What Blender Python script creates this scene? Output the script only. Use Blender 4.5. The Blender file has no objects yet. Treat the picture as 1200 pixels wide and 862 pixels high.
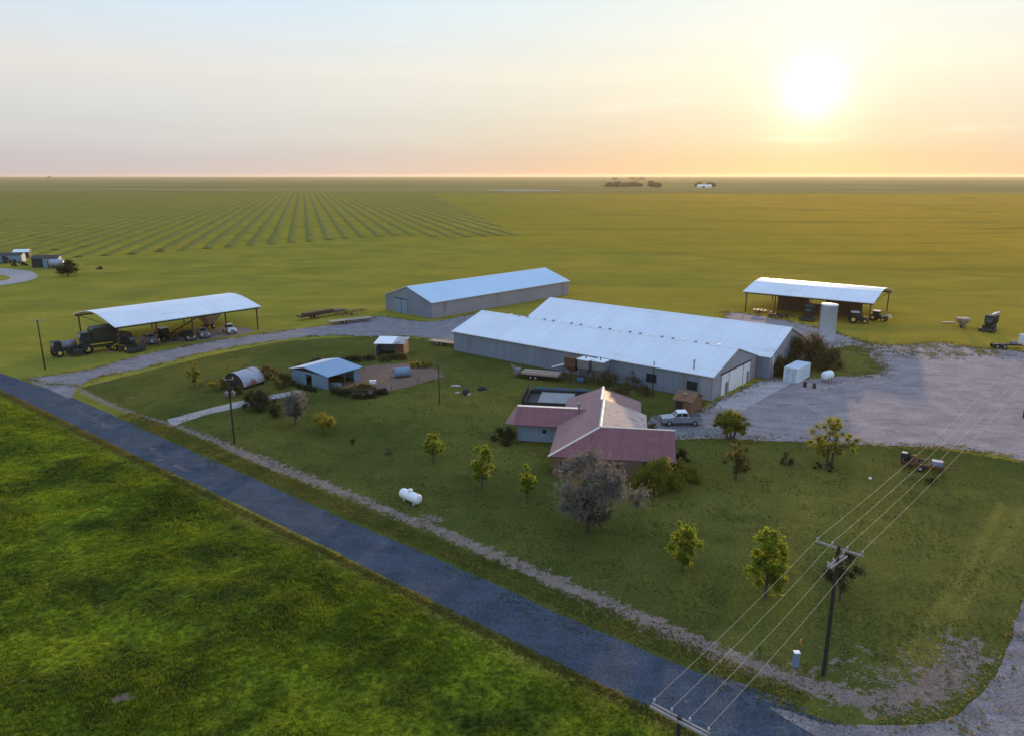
import bpy, math, random
import numpy as np
from mathutils import Vector, Matrix, geometry
random.seed(7); RNG = np.random.default_rng(7)
S = bpy.context.scene; COL = S.collection
D2R = math.pi/180
# ------------------------------------------------------------------ survey of the place
H, F, HZ = 36.0, 870.0, 205.0                 # camera height (m), focal length (px of the 1200 px photo), horizon row
PITCH = math.atan((431-HZ)/F); cP, sP = math.cos(PITCH), math.sin(PITCH)
def at(px, py, z=0.0):                         # photo pixel -> point of the level z
    x, y = (px-600)/F, (431-py)/F
    t = (z-H)/(-sP+y*cP)
    return (x*t, (cP+y*sP)*t)
SUN_AZ, SUN_EL = 20.9*D2R, 5.6*D2R
SUNV = Vector((math.sin(SUN_AZ)*math.cos(SUN_EL), math.cos(SUN_AZ)*math.cos(SUN_EL), math.sin(SUN_EL)))
RD = -38.9*D2R                                 # heading of the county road
E1 = (math.cos(RD), math.sin(RD)); E2 = (-math.sin(RD), math.cos(RD))

# ------------------------------------------------------------------ mesh builder
class MB:
    def __init__(s): s.v=[]; s.f=[]; s.m=[]; s.sm=[]
    def add(s, vs, fs, m=0, smooth=False):
        o=len(s.v); s.v += [tuple(p) for p in vs]
        for f in fs: s.f.append(tuple(i+o for i in f)); s.m.append(m); s.sm.append(smooth)
        return s
    def box(s, c, d, rz=0, m=0, ry=0, rx=0, tx=1, ty=1):
        R = Matrix.Rotation(rz,3,'Z') @ Matrix.Rotation(ry,3,'Y') @ Matrix.Rotation(rx,3,'X')
        vs=[]
        for k in (-.5,.5):
            for (i,j) in ((-.5,-.5),(.5,-.5),(.5,.5),(-.5,.5)):
                a,b = (tx,ty) if k>0 else (1,1)
                vs.append(Vector(c)+R@Vector((i*d[0]*a,j*d[1]*b,k*d[2])))
        return s.add(vs,[(3,2,1,0),(4,5,6,7),(0,1,5,4),(1,2,6,5),(2,3,7,6),(3,0,4,7)],m)
    def prism(s, prof, y0, y1, m=0):           # (x,z) outline, counter-clockwise seen from -y, pulled from y0 to y1
        n=len(prof)
        vs=[(x,y0,z) for x,z in prof]+[(x,y1,z) for x,z in prof]
        fs=[tuple(range(n)),tuple(range(2*n-1,n-1,-1))]+[((i+1)%n,i,n+i,n+(i+1)%n) for i in range(n)]
        return s.add(vs,fs,m)
    def slab(s, pts, t, m=0):                  # flat polygon with thickness t downwards along its normal
        p=[Vector(q) for q in pts]; nrm=Vector((0,0,0))
        for i in range(len(p)):
            nrm += (p[i]-p[0]).cross(p[(i+1)%len(p)]-p[0])
        nrm.normalize()
        if nrm.z<0: p.reverse(); nrm=-nrm
        n=len(p); vs=p+[q-nrm*t for q in p]
        fs=[tuple(range(n)),tuple(range(2*n-1,n-1,-1))]+[(i,n+i,n+(i+1)%n,(i+1)%n) for i in range(n)]
        return s.add(vs,fs,m)
    def tube(s, pts, rs, n=8, m=0, cap=True):
        pts=[Vector(p) for p in pts]
        if not hasattr(rs,'__len__'): rs=[rs]*len(pts)
        o=[]; vs=[]
        for i,p in enumerate(pts):
            d=(pts[min(i+1,len(pts)-1)]-pts[max(i-1,0)]).normalized()
            a=d.orthogonal().normalized() if abs(d.z)>.95 else d.cross(Vector((0,0,1))).normalized()
            b=d.cross(a)
            for k in range(n):
                t=2*math.pi*k/n; vs.append(p+(a*math.cos(t)+b*math.sin(t))*rs[i])
        fs=[]
        for i in range(len(pts)-1):
            for k in range(n):
                k2=(k+1)%n; fs.append((i*n+k,i*n+k2,(i+1)*n+k2,(i+1)*n+k))
        s.add(vs,fs,m,n>5)
        if cap:
            q=len(pts)-1
            s.add(vs[:n],[tuple(range(n-1,-1,-1))],m); s.add(vs[q*n:],[tuple(range(n))],m)
        return s
    def lathe(s, prof, c=(0,0,0), axis='z', n=20, m=0, smooth=True):   # prof (r,h)
        vs=[]; fs=[]
        for r,h in prof:
            for k in range(n):
                t=2*math.pi*k/n; x,y=r*math.cos(t),r*math.sin(t)
                p={'z':(x,y,h),'x':(h,x,y),'y':(y,h,x)}[axis]
                vs.append((p[0]+c[0],p[1]+c[1],p[2]+c[2]))
        for i in range(len(prof)-1):
            for k in range(n):
                k2=(k+1)%n; fs.append((i*n+k,i*n+k2,(i+1)*n+k2,(i+1)*n+k))
        s.add(vs,fs,m,smooth)
        q=(len(prof)-1)*n
        s.add(vs[:n],[tuple(range(n-1,-1,-1))],m); s.add(vs[q:],[tuple(range(n))],m)
        return s
    def build(s, name, mats, parent=None, loc=(0,0,0), rz=0):
        me=bpy.data.meshes.new(name); me.from_pydata(s.v,[],s.f)
        if not isinstance(mats,(list,tuple)): mats=[mats]
        for a in mats: me.materials.append(a)
        me.polygons.foreach_set('material_index',s.m); me.polygons.foreach_set('use_smooth',s.sm)
        me.update()
        o=bpy.data.objects.new(name,me); COL.objects.link(o); o.location=loc; o.rotation_euler=(0,0,rz)
        if parent: o.parent=parent
        return o
def raw_mesh(name, V, Fq, mat, parent=None, quads=True, mi=None):      # big meshes straight from numpy
    me=bpy.data.meshes.new(name); k=Fq.shape[1]
    me.vertices.add(len(V)); me.vertices.foreach_set('co',np.ascontiguousarray(V,dtype=np.float32).ravel())
    me.loops.add(Fq.size); me.loops.foreach_set('vertex_index',np.ascontiguousarray(Fq,dtype=np.int32).ravel())
    me.polygons.add(len(Fq)); me.polygons.foreach_set('loop_start',np.arange(0,Fq.size,k,dtype=np.int32))
    for a in (mat if isinstance(mat,(list,tuple)) else [mat]): me.materials.append(a)
    me.update(calc_edges=True)
    if mi is not None: me.polygons.foreach_set('material_index',np.ascontiguousarray(mi,dtype=np.int32))
    o=bpy.data.objects.new(name,me); COL.objects.link(o)
    if parent: o.parent=parent
    return o
def tag(o, label=None, cat=None, group=None, kind=None):
    if label: o['label']=label
    if cat: o['category']=cat
    if group: o['group']=group
    if kind: o['kind']=kind
    return o
def thing(name, label, cat, xy, rz=0, group=None, z=0.0):
    o=bpy.data.objects.new(name,None); COL.objects.link(o); o.empty_display_size=.5
    o.location=(xy[0],xy[1],z); o.rotation_euler=(0,0,rz)
    return tag(o,label,cat,group)
def dup(root, xy, rz, label, z=0.0):
    def cp(o,par):
        c=o.copy(); COL.objects.link(c)
        if par: c.parent=par
        for ch in [x for x in kids.get(o,[])]: cp(ch,c)
        return c
    kids={}
    for o in list(COL.objects):
        if o.parent: kids.setdefault(o.parent,[]).append(o)
    r=cp(root,None); r.location=(xy[0],xy[1],z); r.rotation_euler=(0,0,rz); r['label']=label
    return r
def heading(a,b): return math.atan2(b[1]-a[1],b[0]-a[0])

# ------------------------------------------------------------------ materials
def mat(name, col, rough=.7, metal=0., mott=.18, sc=1.2, bump=.0, bsc=20., col2=None, spec=.4, trans=0., rib=None, dirt=None, coords='Object'):
    m=bpy.data.materials.new(name); m.use_nodes=True; nt=m.node_tree; N=nt.nodes; L=nt.links
    p=N['Principled BSDF']; p.inputs['Roughness'].default_value=rough; p.inputs['Metallic'].default_value=metal
    p.inputs['Specular IOR Level'].default_value=spec
    tc=N.new('ShaderNodeTexCoord')
    n1=N.new('ShaderNodeTexNoise'); n1.inputs['Scale'].default_value=sc; n1.inputs['Detail'].default_value=6; n1.inputs['Roughness'].default_value=.65
    L.new(tc.outputs[coords],n1.inputs['Vector'])
    r=N.new('ShaderNodeValToRGB'); e=r.color_ramp.elements
    e[0].position=.3; e[1].position=.7
    c2=col2 if col2 else tuple(min(1,c*(1+mott)) for c in col)
    e[0].color=(*[c*(1-mott) for c in col],1); e[1].color=(*c2,1)
    L.new(n1.outputs['Fac'],r.inputs['Fac'])
    out=r.outputs['Color']
    if dirt:                                   # weather stains: streaks with a shape of their own
        n3=N.new('ShaderNodeTexNoise'); n3.inputs['Scale'].default_value=dirt[1]; n3.inputs['Detail'].default_value=8
        mp=N.new('ShaderNodeMapping'); mp.inputs['Scale'].default_value=dirt[3] if len(dirt)>3 else (1,1,1)
        L.new(tc.outputs[coords],mp.inputs['Vector']); L.new(mp.outputs['Vector'],n3.inputs['Vector'])
        r3=N.new('ShaderNodeValToRGB'); r3.color_ramp.elements[0].position=dirt[2]; r3.color_ramp.elements[1].position=min(1,dirt[2]+.18)
        L.new(n3.outputs['Fac'],r3.inputs['Fac'])
        mx=N.new('ShaderNodeMix'); mx.data_type='RGBA'; L.new(r3.outputs['Color'],mx.inputs[0]); L.new(out,mx.inputs[6]); mx.inputs[7].default_value=(*dirt[0],1)
        out=mx.outputs[2]
    L.new(out,p.inputs['Base Color'])
    hgt=None
    if bump:
        n2=N.new('ShaderNodeTexNoise'); n2.inputs['Scale'].default_value=bsc; n2.inputs['Detail'].default_value=4
        L.new(tc.outputs[coords],n2.inputs['Vector'])
        b=N.new('ShaderNodeBump'); b.inputs['Strength'].default_value=bump; b.inputs['Distance'].default_value=.05
        L.new(n2.outputs['Fac'],b.inputs['Height']); hgt=b
    if rib:                                    # (axis, scale, strength) ribbed sheet metal
        w=N.new('ShaderNodeTexWave'); w.wave_type='BANDS'; w.bands_direction=rib[0]; w.inputs['Scale'].default_value=rib[1]
        L.new(tc.outputs[coords],w.inputs['Vector'])
        b=N.new('ShaderNodeBump'); b.inputs['Strength'].default_value=rib[2]; b.inputs['Distance'].default_value=.03
        L.new(w.outputs['Fac'],b.inputs['Height'])
        if hgt: L.new(hgt.outputs['Normal'],b.inputs['Normal'])
        hgt=b
    if hgt: L.new(hgt.outputs['Normal'],p.inputs['Normal'])
    if trans:
        t=N.new('ShaderNodeBsdfTranslucent'); hs=N.new('ShaderNodeHueSaturation'); hs.inputs['Value'].default_value=1.6; hs.inputs['Hue'].default_value=.492
        L.new(out,hs.inputs['Color']); L.new(hs.outputs['Color'],t.inputs['Color'])
        mx=N.new('ShaderNodeMixShader'); mx.inputs['Fac'].default_value=trans
        L.new(p.outputs['BSDF'],mx.inputs[1]); L.new(t.outputs['BSDF'],mx.inputs[2]); L.new(mx.outputs['Shader'],N['Material Output'].inputs['Surface'])
    return m
EXPO=0.0; NISHITA=.05; SUN_E=4.2; NWEED=330000; NTUFT=60000; NVERGE=26000
SKY_A=[(.34,.33,.46),(.36,.345,.48),(.50,.46,.51),(.68,.60,.56),(.59,.67,.75),(.49,.65,.82),(.50,.68,1.04),(.43,.62,1.04)]
SKY_B=[(.46,.25,.20),(.50,.27,.20),(.64,.43,.29),(.82,.67,.47),(.80,.75,.62),(.72,.75,.72),(.54,.68,.98),(.43,.62,1.04)]
LOBES=[(60,.06,(1,.88,.7)),(700,.32,(1,.9,.65)),(3000,.7,(1,.95,.8)),(14000,3.0,(1,.97,.9))]
HAZE_C=(1.,.88,.66,1); HAZE_D=5e-5; HAZE_G=.4
GC=dict(pas1=(.27,.235,.033),pas2=(.18,.18,.03),pas3=(.36,.28,.048),pas4=(.14,.13,.024),
 tal1=(.29,.24,.030),tal2=(.20,.19,.026),tal3=(.10,.098,.02),far1=(.17,.15,.05),far2=(.26,.22,.065),
 glow1=(.50,.285,.030),glow2=(.39,.245,.026),  # golden sun glow, painted over the sunward fields
 law1=(.075,.085,.018),law2=(.12,.122,.026),law3=(.16,.145,.034),law4=(.05,.056,.016),law5=(.03,.035,.011),
 gold1=(.20,.165,.03),gold2=(.26,.205,.04),verge=(.12,.125,.022),lus1=(.16,.185,.010),lus2=(.038,.052,.008),lus3=(.045,.06,.008),dry=(.20,.15,.037),
 soil1=(.19,.135,.10),soil2=(.285,.21,.165),red1=(.17,.10,.07),red2=(.23,.15,.11))
# ------------------------------------------------------------------ camera, sky, sun, haze
cd=bpy.data.cameras.new('camera'); cam=bpy.data.objects.new('camera',cd); COL.objects.link(cam)
cam.location=(0,0,H); cam.rotation_euler=(math.pi/2-PITCH,0,0); cd.sensor_width=36; cd.lens=36*F/1200; cd.clip_start=.5; cd.clip_end=90000
S.camera=cam
S.view_settings.view_transform='Standard'; S.view_settings.look='None'; S.view_settings.gamma=1; S.view_settings.exposure=EXPO
S.cycles.use_denoising=True; S.cycles.max_bounces=6; S.cycles.diffuse_bounces=3; S.cycles.transmission_bounces=4; S.cycles.volume_bounces=0
S.cycles.sample_clamp_indirect=4
W=bpy.data.worlds.new('World'); S.world=W; W.use_nodes=True; nt=W.node_tree; N=nt.nodes; L=nt.links; N.clear()
out=N.new('ShaderNodeOutputWorld'); add=N.new('ShaderNodeAddShader'); b1=N.new('ShaderNodeBackground'); b2=N.new('ShaderNodeBackground')
sky=N.new('ShaderNodeTexSky'); sky.sky_type='NISHITA'; sky.sun_disc=False; sky.sun_elevation=SUN_EL; sky.sun_rotation=SUN_AZ
sky.altitude=600; sky.air_density=1.0; sky.dust_density=.05; sky.ozone_density=1.6
b1.inputs['Strength'].default_value=NISHITA
L.new(sky.outputs['Color'],b1.inputs['Color'])
tc=N.new('ShaderNodeTexCoord'); sx=N.new('ShaderNodeSeparateXYZ'); L.new(tc.outputs['Generated'],sx.inputs['Vector'])
def math_(op,a,b=None,clamp=False):
    n=N.new('ShaderNodeMath'); n.operation=op; n.use_clamp=clamp
    for i,q in enumerate((a,b)):
        if q is None: continue
        if isinstance(q,(int,float)): n.inputs[i].default_value=q
        else: L.new(q,n.inputs[i])
    return n.outputs[0]
def ramp(fac,stops):
    r=N.new('ShaderNodeValToRGB'); e=r.color_ramp.elements
    while len(e)<len(stops): e.new(.5)
    for k,(p,c) in enumerate(stops): e[k].position=p; e[k].color=(*c,1)
    L.new(fac,r.inputs['Fac']); return r.outputs['Color']
def lin(*c): return tuple(((x/255+.055)/1.055)**2.4 if x>10 else x/255/12.92 for x in c)
el=math_('SQRT',math_('MAXIMUM',sx.outputs['Z'],0.0))      # root of the height of the direction: fine steps near the horizon
def e(deg): return math.sqrt(math.sin(deg*D2R))
clear=ramp(el,[(0,SKY_A[0]),(e(1.2),SKY_A[1]),(e(3.5),SKY_A[2]),(e(7),SKY_A[3]),(e(11),SKY_A[4]),(e(16),SKY_A[5]),(e(40),SKY_A[6]),(1,SKY_A[7])])
warm =ramp(el,[(0,SKY_B[0]),(e(1.2),SKY_B[1]),(e(3.5),SKY_B[2]),(e(7),SKY_B[3]),(e(11),SKY_B[4]),(e(16),SKY_B[5]),(e(40),SKY_B[6]),(1,SKY_B[7])])
dt=N.new('ShaderNodeVectorMath'); dt.operation='DOT_PRODUCT'; L.new(tc.outputs['Generated'],dt.inputs[0]); dt.inputs[1].default_value=SUNV
dot=dt.outputs['Value']
near=math_('POWER',math_('MAXIMUM',dot,0.0),9.0)           # how close to the sun
mx=N.new('ShaderNodeMix'); mx.data_type='RGBA'; L.new(near,mx.inputs[0]); L.new(clear,mx.inputs[6]); L.new(warm,mx.inputs[7])
# thin bands of cirrus
mp=N.new('ShaderNodeMapping'); mp.inputs['Scale'].default_value=(2.2,2.2,26); mp.inputs['Rotation'].default_value=(0,.05,.3); L.new(tc.outputs['Generated'],mp.inputs['Vector'])
cn=N.new('ShaderNodeTexNoise'); cn.inputs['Scale'].default_value=2.0; cn.inputs['Detail'].default_value=6; cn.inputs['Roughness'].default_value=.55; L.new(mp.outputs['Vector'],cn.inputs['Vector'])
wisp=math_('MULTIPLY',math_('SUBTRACT',cn.outputs['Fac'],.5),.13)
wf=math_('ADD',1.0,wisp)
cl=math_('MULTIPLY',math_('MULTIPLY',math_('SUBTRACT',cn.outputs['Fac'],.66,True),3.0,True),.5)
mc=N.new('ShaderNodeMix'); mc.data_type='RGBA'; L.new(cl,mc.inputs[0]); L.new(mx.outputs[2],mc.inputs[6]); mc.inputs[7].default_value=(.95,.9,.83,1)
sc=N.new('ShaderNodeVectorMath'); sc.operation='SCALE'; L.new(mc.outputs[2],sc.inputs[0]); L.new(wf,sc.inputs['Scale'])
# aureole and the sun's own disc in the sky
def lobe(power,gain,col):
    g=math_('MULTIPLY',math_('POWER',math_('MAXIMUM',dot,0.0),power),gain)
    v=N.new('ShaderNodeVectorMath'); v.operation='SCALE'; v.inputs[0].default_value=col; L.new(g,v.inputs['Scale']); return v.outputs[0]
acc=sc.outputs[0]
for a in LOBES:
    v=N.new('ShaderNodeVectorMath'); v.operation='ADD'; L.new(acc,v.inputs[0]); L.new(lobe(*a),v.inputs[1]); acc=v.outputs[0]
L.new(acc,b2.inputs['Color']); b2.inputs['Strength'].default_value=1.0
L.new(b1.outputs[0],add.inputs[0]); L.new(b2.outputs[0],add.inputs[1]); L.new(add.outputs[0],out.inputs['Surface'])
W.cycles.sampling_method='MANUAL'; W.cycles.sample_map_resolution=1024
sl=bpy.data.lights.new('sun','SUN'); sl.energy=SUN_E; sl.angle=.9*D2R; sl.color=(1,.74,.45)
so=bpy.data.objects.new('sun',sl); COL.objects.link(so); sl.color=(1,.66,.34); so.rotation_euler=SUNV.to_track_quat('Z','Y').to_euler(); so.location=(60,300,80)
# the evening haze: one even body of air
hb=MB().box((0,0,20),(30000,30000,43))
hm=bpy.data.materials.new('haze_air'); hm.use_nodes=True; nn=hm.node_tree.nodes; nn.remove(nn['Principled BSDF'])
pv=nn.new('ShaderNodeVolumePrincipled'); pv.inputs['Color'].default_value=HAZE_C; pv.inputs['Density'].default_value=HAZE_D; pv.inputs['Anisotropy'].default_value=HAZE_G
hm.node_tree.links.new(pv.outputs['Volume'],nn['Material Output'].inputs['Volume'])
tag(hb.build('haze',hm),kind='stuff')
# ------------------------------------------------------------------ ground
def axis(lo,hi,st,far,grow=1.07):
    a=list(np.arange(lo,hi+.01,st)); d=st
    while a[-1]<far: d*=grow; a.append(a[-1]+d)
    d=st
    while a[0]>-far: d*=grow; a.insert(0,a[0]-d)
    return np.array(a)
GX=axis(-105,100,.62,13000); GY=axis(28,190,.62,13000)
def vnoise(x,y,seed=0):                        # smooth value noise
    xi=np.floor(x).astype(np.int64); yi=np.floor(y).astype(np.int64); fx=x-xi; fy=y-yi
    fx=fx*fx*(3-2*fx); fy=fy*fy*(3-2*fy)
    def h(a,b):
        q=(a*374761393+b*668265263+seed*982451653)&0xffffffff
        q=((q^(q>>13))*1274126177)&0xffffffff; q=q^(q>>16)
        return (q&0xffff)/65535.
    return (h(xi,yi)*(1-fx)+h(xi+1,yi)*fx)*(1-fy)+(h(xi,yi+1)*(1-fx)+h(xi+1,yi+1)*fx)*fy
def fbm(x,y,sc,oct=4,seed=0):
    r=0;a=.5;t=0
    for k in range(oct): r=r+a*vnoise(x/sc*2**k,y/sc*2**k,seed+k); t+=a; a*=.5
    return r/t
def seg_dist(x,y,pts):
    d=np.full(x.shape,1e9)
    for (ax,ay),(bx,by) in zip(pts[:-1],pts[1:]):
        vx,vy=bx-ax,by-ay; t=np.clip(((x-ax)*vx+(y-ay)*vy)/(vx*vx+vy*vy),0,1)
        d=np.minimum(d,np.hypot(x-ax-t*vx,y-ay-t*vy))
    return d
def in_poly(x,y,pts):
    c=np.zeros(x.shape,bool); n=len(pts)
    for i in range(n):
        (ax,ay),(bx,by)=pts[i],pts[(i+1)%n]
        if ay==by: continue
        c^=((ay>y)!=(by>y))&(x<(bx-ax)*(y-ay)/(by-ay)+ax)
    return c
P_=lambda l: [at(*p) for p in l]
STRIP=P_([(92,455),(120,470),(165,488),(205,498),(250,515),(300,538),(350,556),(420,583),(480,608),(540,632),(600,658),(660,686),(720,710),(780,737),(840,764),(900,787),(960,806),(1020,822)])
STRIPW=[(92,.6),(205,.6),(300,.45),(420,.8),(500,1.5),(600,.95),(720,.85),(840,1.3),(1020,1.2)]
CORNER=P_([(1030,822),(1060,814),(1085,806),(1110,794),(1128,776),(1132,755)])
ROAD_LO=[(-86.8,120.7),(-35.6,77.0),(0,49.8),(11.3,41.5)]
gx,gy=np.meshgrid(GX,GY); gx=gx.ravel(); gy=gy.ravel()
def road_side(x,y):                            # metres from the near kerb of the county road, + on the farm's side
    return (x+33.78)*E2[0]+(y-79.26)*E2[1]
def lush_height(x,y):
    s=-road_side(x,y)
    m=np.clip((s-1.0)/6.,0,1)*np.clip((170-s)/60,0,1)
    big=fbm(x,y,9,3,3); small=fbm(x,y,2.2,3,11)
    return m*(.75*big+.35*small-.3)
gz=lush_height(gx,gy)*(np.hypot(gx,gy)<260)
side=road_side(gx,gy)
A={}
A['lush']=np.clip((-side-.3)/2.5,0,1)*(np.hypot(gx,gy)<900)
ds=seg_dist(gx,gy,STRIP)
w=np.interp(gx,[at(px,500)[0] if 0 else STRIP[0][0]+(STRIP[-1][0]-STRIP[0][0])*(px-92)/928 for px,_ in STRIPW],[q for _,q in STRIPW])
dirt=np.clip(1.15-ds/(w*1.5),0,1)
dirt=np.maximum(dirt,.85*np.clip(1.2-seg_dist(gx,gy,CORNER)/2.6,0,1))
def blob(px,py,rx,ry=None,v=1.):
    c=at(px,py); ry=ry or rx
    return v*np.clip(1.25-np.hypot((gx-c[0])/rx,(gy-c[1])/ry),0,1)
for b in ((505,607,2.6,1.6,.9),(1040,775,4,4,.45),(1000,775,5,3,.45),(970,790,4,2.5,.5),(140,439,5,1.3,.6),(110,447,5,1.2,.6),(165,434,4,1.2,.5),(157,465,1.7,.9,.6),
          (870,775,2.5,1.5,.6),(925,780,2.5,1.2,.5),(1045,560,3,5,.3),(1010,640,4,6,.28),(1090,405,14,5,.45),(1010,398,10,3,.5),(470,452,3,2,.3),(270,410,4,1.2,.5),(320,402,6,1,.5),(655,437,5,2,.5),(640,443,7,3,.4),
          (143,823,1.0,.75,1.15),(30,806,1.8,1.0,.5),(545,452,3,2,.35),(88,418,9,5,.45),(205,396,24,7,.7),(290,388,12,6,.5),(80,313,18,6,.35),(110,318,20,5,.4)):
    dirt=np.maximum(dirt,blob(*b))
PEN=P_([(402,462),(400,450),(430,428),(500,424),(522,441),(470,455),(437,463)])
pen=in_poly(gx,gy,PEN).astype(float)
dirt=np.maximum(dirt,pen*.95)
A['dirt']=dirt; A['red']=np.maximum.reduce([pen*.9,.8*blob(515,600,1.8,1.2),.6*blob(1085,800,4,3),blob(143,823,2.2,1.6),.5*blob(1090,405,16,6),.5*blob(1010,398,12,4)])
YARD=P_([(190,500),(90,455),(240,418),(330,400),(440,393),(530,400),(620,425),(840,464),(800,500),(1100,525),(1198,541),(1330,570),(1260,660),(1225,720),(1180,805),(1118,845),(1040,862),(1000,862),(900,836),(850,824),(650,737),(420,628),(300,574),(230,542),(150,506),(80,478)])
lawn=in_poly(gx,gy,YARD).astype(float)
A['lawn']=lawn
A['gold']=np.clip(1.1-np.hypot((gx-at(960,590)[0])/26,(gy-at(960,590)[1])/26),0,1)*.8+np.clip(1-np.abs(((gx-43)*E2[0]+(gy-55.8)*E2[1]*0+0)),0,0)  # sunlit patches painted into the lawn colour
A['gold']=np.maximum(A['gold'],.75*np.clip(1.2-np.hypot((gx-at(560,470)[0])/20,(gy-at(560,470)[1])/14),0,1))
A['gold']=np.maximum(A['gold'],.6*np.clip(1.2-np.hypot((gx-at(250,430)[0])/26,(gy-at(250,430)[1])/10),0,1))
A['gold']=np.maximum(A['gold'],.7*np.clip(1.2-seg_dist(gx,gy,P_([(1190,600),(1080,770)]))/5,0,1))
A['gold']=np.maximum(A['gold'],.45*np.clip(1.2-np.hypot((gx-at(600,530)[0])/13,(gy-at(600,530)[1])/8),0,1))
A['track']=np.clip(1.3-np.minimum(seg_dist(gx,gy,P_([(1175,590),(1130,670),(1080,740),(1062,770)])),seg_dist(gx,gy,P_([(1200,596),(1155,672),(1103,745),(1082,775)])))/.45,0,1)
A['verge']=np.clip(1-np.abs(side-7.0)/1.9,0,1)*(gx<40)*(gx>-75)
kern=np.clip(1-np.abs(side+.5)/1.1,0,1); A['dry']=kern
# the far plantation and its rows
vp=-15.3*D2R; rdx,rdy=math.sin(vp),math.cos(vp)
acr=gx*rdy-gy*rdx; alo=gx*rdx+gy*rdy
ROWS=P_([(-260,318),(0,303),(100,302),(300,288),(470,276),(540,279),(610,276),(500,226),(300,225),(-260,228)])
A['sunglow']=np.clip((gx*.75-gy*.12+95)/145,0,1)*.85  # weight for the golden sun glow painted into the pasture
A['far']=np.clip((gy-1250)/500,0,1)
A['tall']=0*gx
n0,n1=len(GX),len(GY)
idx=np.arange(n0*n1).reshape(n1,n0)
Fq=np.stack([idx[:-1,:-1],idx[:-1,1:],idx[1:,1:],idx[1:,:-1]],-1).reshape(-1,4)
# ground shader
gm=bpy.data.materials.new('ground_cover'); gm.use_nodes=True; nt=gm.node_tree; N=nt.nodes; L=nt.links
pb=N['Principled BSDF']; pb.inputs['Roughness'].default_value=.95; pb.inputs['Specular IOR Level'].default_value=0.0
tc=N.new('ShaderNodeTexCoord'); OB=tc.outputs['Object']
def noise(scale,detail=5,rough=.6,sc3=None,rot=0):
    n=N.new('ShaderNodeTexNoise'); n.inputs['Scale'].default_value=scale; n.inputs['Detail'].default_value=detail; n.inputs['Roughness'].default_value=rough
    if sc3 or rot:
        mp=N.new('ShaderNodeMapping'); mp.inputs['Scale'].default_value=sc3 or (1,1,1); mp.inputs['Rotation'].default_value=(0,0,rot); L.new(OB,mp.inputs['Vector']); L.new(mp.outputs['Vector'],n.inputs['Vector'])
    else: L.new(OB,n.inputs['Vector'])
    return n.outputs['Fac']
def mapr(v,a,b,c=0.,d=1.):
    n=N.new('ShaderNodeMapRange'); n.inputs[1].default_value=a; n.inputs[2].default_value=b; n.inputs[3].default_value=c; n.inputs[4].default_value=d; L.new(v,n.inputs[0]); return n.outputs[0]
def attr(nm):
    n=N.new('ShaderNodeAttribute'); n.attribute_name=nm; return n.outputs['Fac']
def mixc(f,a,b):
    n=N.new('ShaderNodeMix'); n.data_type='RGBA'
    if isinstance(f,(int,float)): n.inputs[0].default_value=f
    else: L.new(f,n.inputs[0])
    for i,q in ((6,a),(7,b)):
        if isinstance(q,tuple): n.inputs[i].default_value=(*q,1)
        else: L.new(q,n.inputs[i])
    return n.outputs[2]
def mth(op,a,b=None,clamp=True):
    n=N.new('ShaderNodeMath'); n.operation=op; n.use_clamp=clamp
    for i,q in enumerate((a,b)):
        if q is None: continue
        if isinstance(q,(int,float)): n.inputs[i].default_value=q
        else: L.new(q,n.inputs[i])
    return n.outputs[0]
nb=noise(.045,5); nm=noise(.35,6,.65); ns=noise(3.2,6,.7); nf=noise(11,4,.7)
fine=mth('MULTIPLY',mth('ADD',ns,nf,False),.5)
sxyz=N.new('ShaderNodeSeparateXYZ'); L.new(OB,sxyz.inputs[0])
SUNGLOW=mth('ADD',mapr(sxyz.outputs['X'],-90,330,0,1),mth('MULTIPLY',mth('SUBTRACT',noise(.006,4),.5,False),.8,False))  # mask for golden sunlight painted into the fields, growing sunward
# pasture round the yard and out to the trees
pas=mixc(mapr(nb,.35,.65),GC['pas1'],GC['pas2'])
pas=mixc(mapr(noise(.03,5,.6,(1,3,1),.3),.5,.68,0,.6),pas,GC['pas3'])
pas=mixc(mapr(noise(.25,6,.7,(.6,2.2,1),.2),.5,.75,0,.55),pas,GC['pas4'])
# taller field beyond
tal=mixc(mapr(noise(.012,6,.6,(1,2.5,1),.2),.35,.65),GC['tal1'],GC['tal2'])
tal=mixc(mapr(noise(.06,7,.72,(.7,2.6,1),.1),.52,.66,0,.8),tal,GC['tal3'])
rip=mixc(mapr(noise(.05,6,.65,(.7,2.2,1),.2),.38,.62),GC['glow2'],GC['glow1'])  # the sun's golden veil put into the dry grass colour
rip=mixc(mapr(noise(.011,6,.68,(.5,2.4,1),.1),.52,.64,0,.5),rip,GC['tal3'])
rip=mixc(mapr(noise(.07,7,.72,(.6,2.8,1),.1),.54,.68,0,.5),rip,GC['tal3'])
col=mixc(attr('tall'),mixc(mth('MULTIPLY',SUNGLOW,.95),pas,rip),mixc(SUNGLOW,tal,rip))
far=mixc(mapr(noise(.0016,5,.6,(.35,2.2,1)),.42,.6),GC['far1'],GC['far2'])
col=mixc(attr('far'),col,far)
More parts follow.
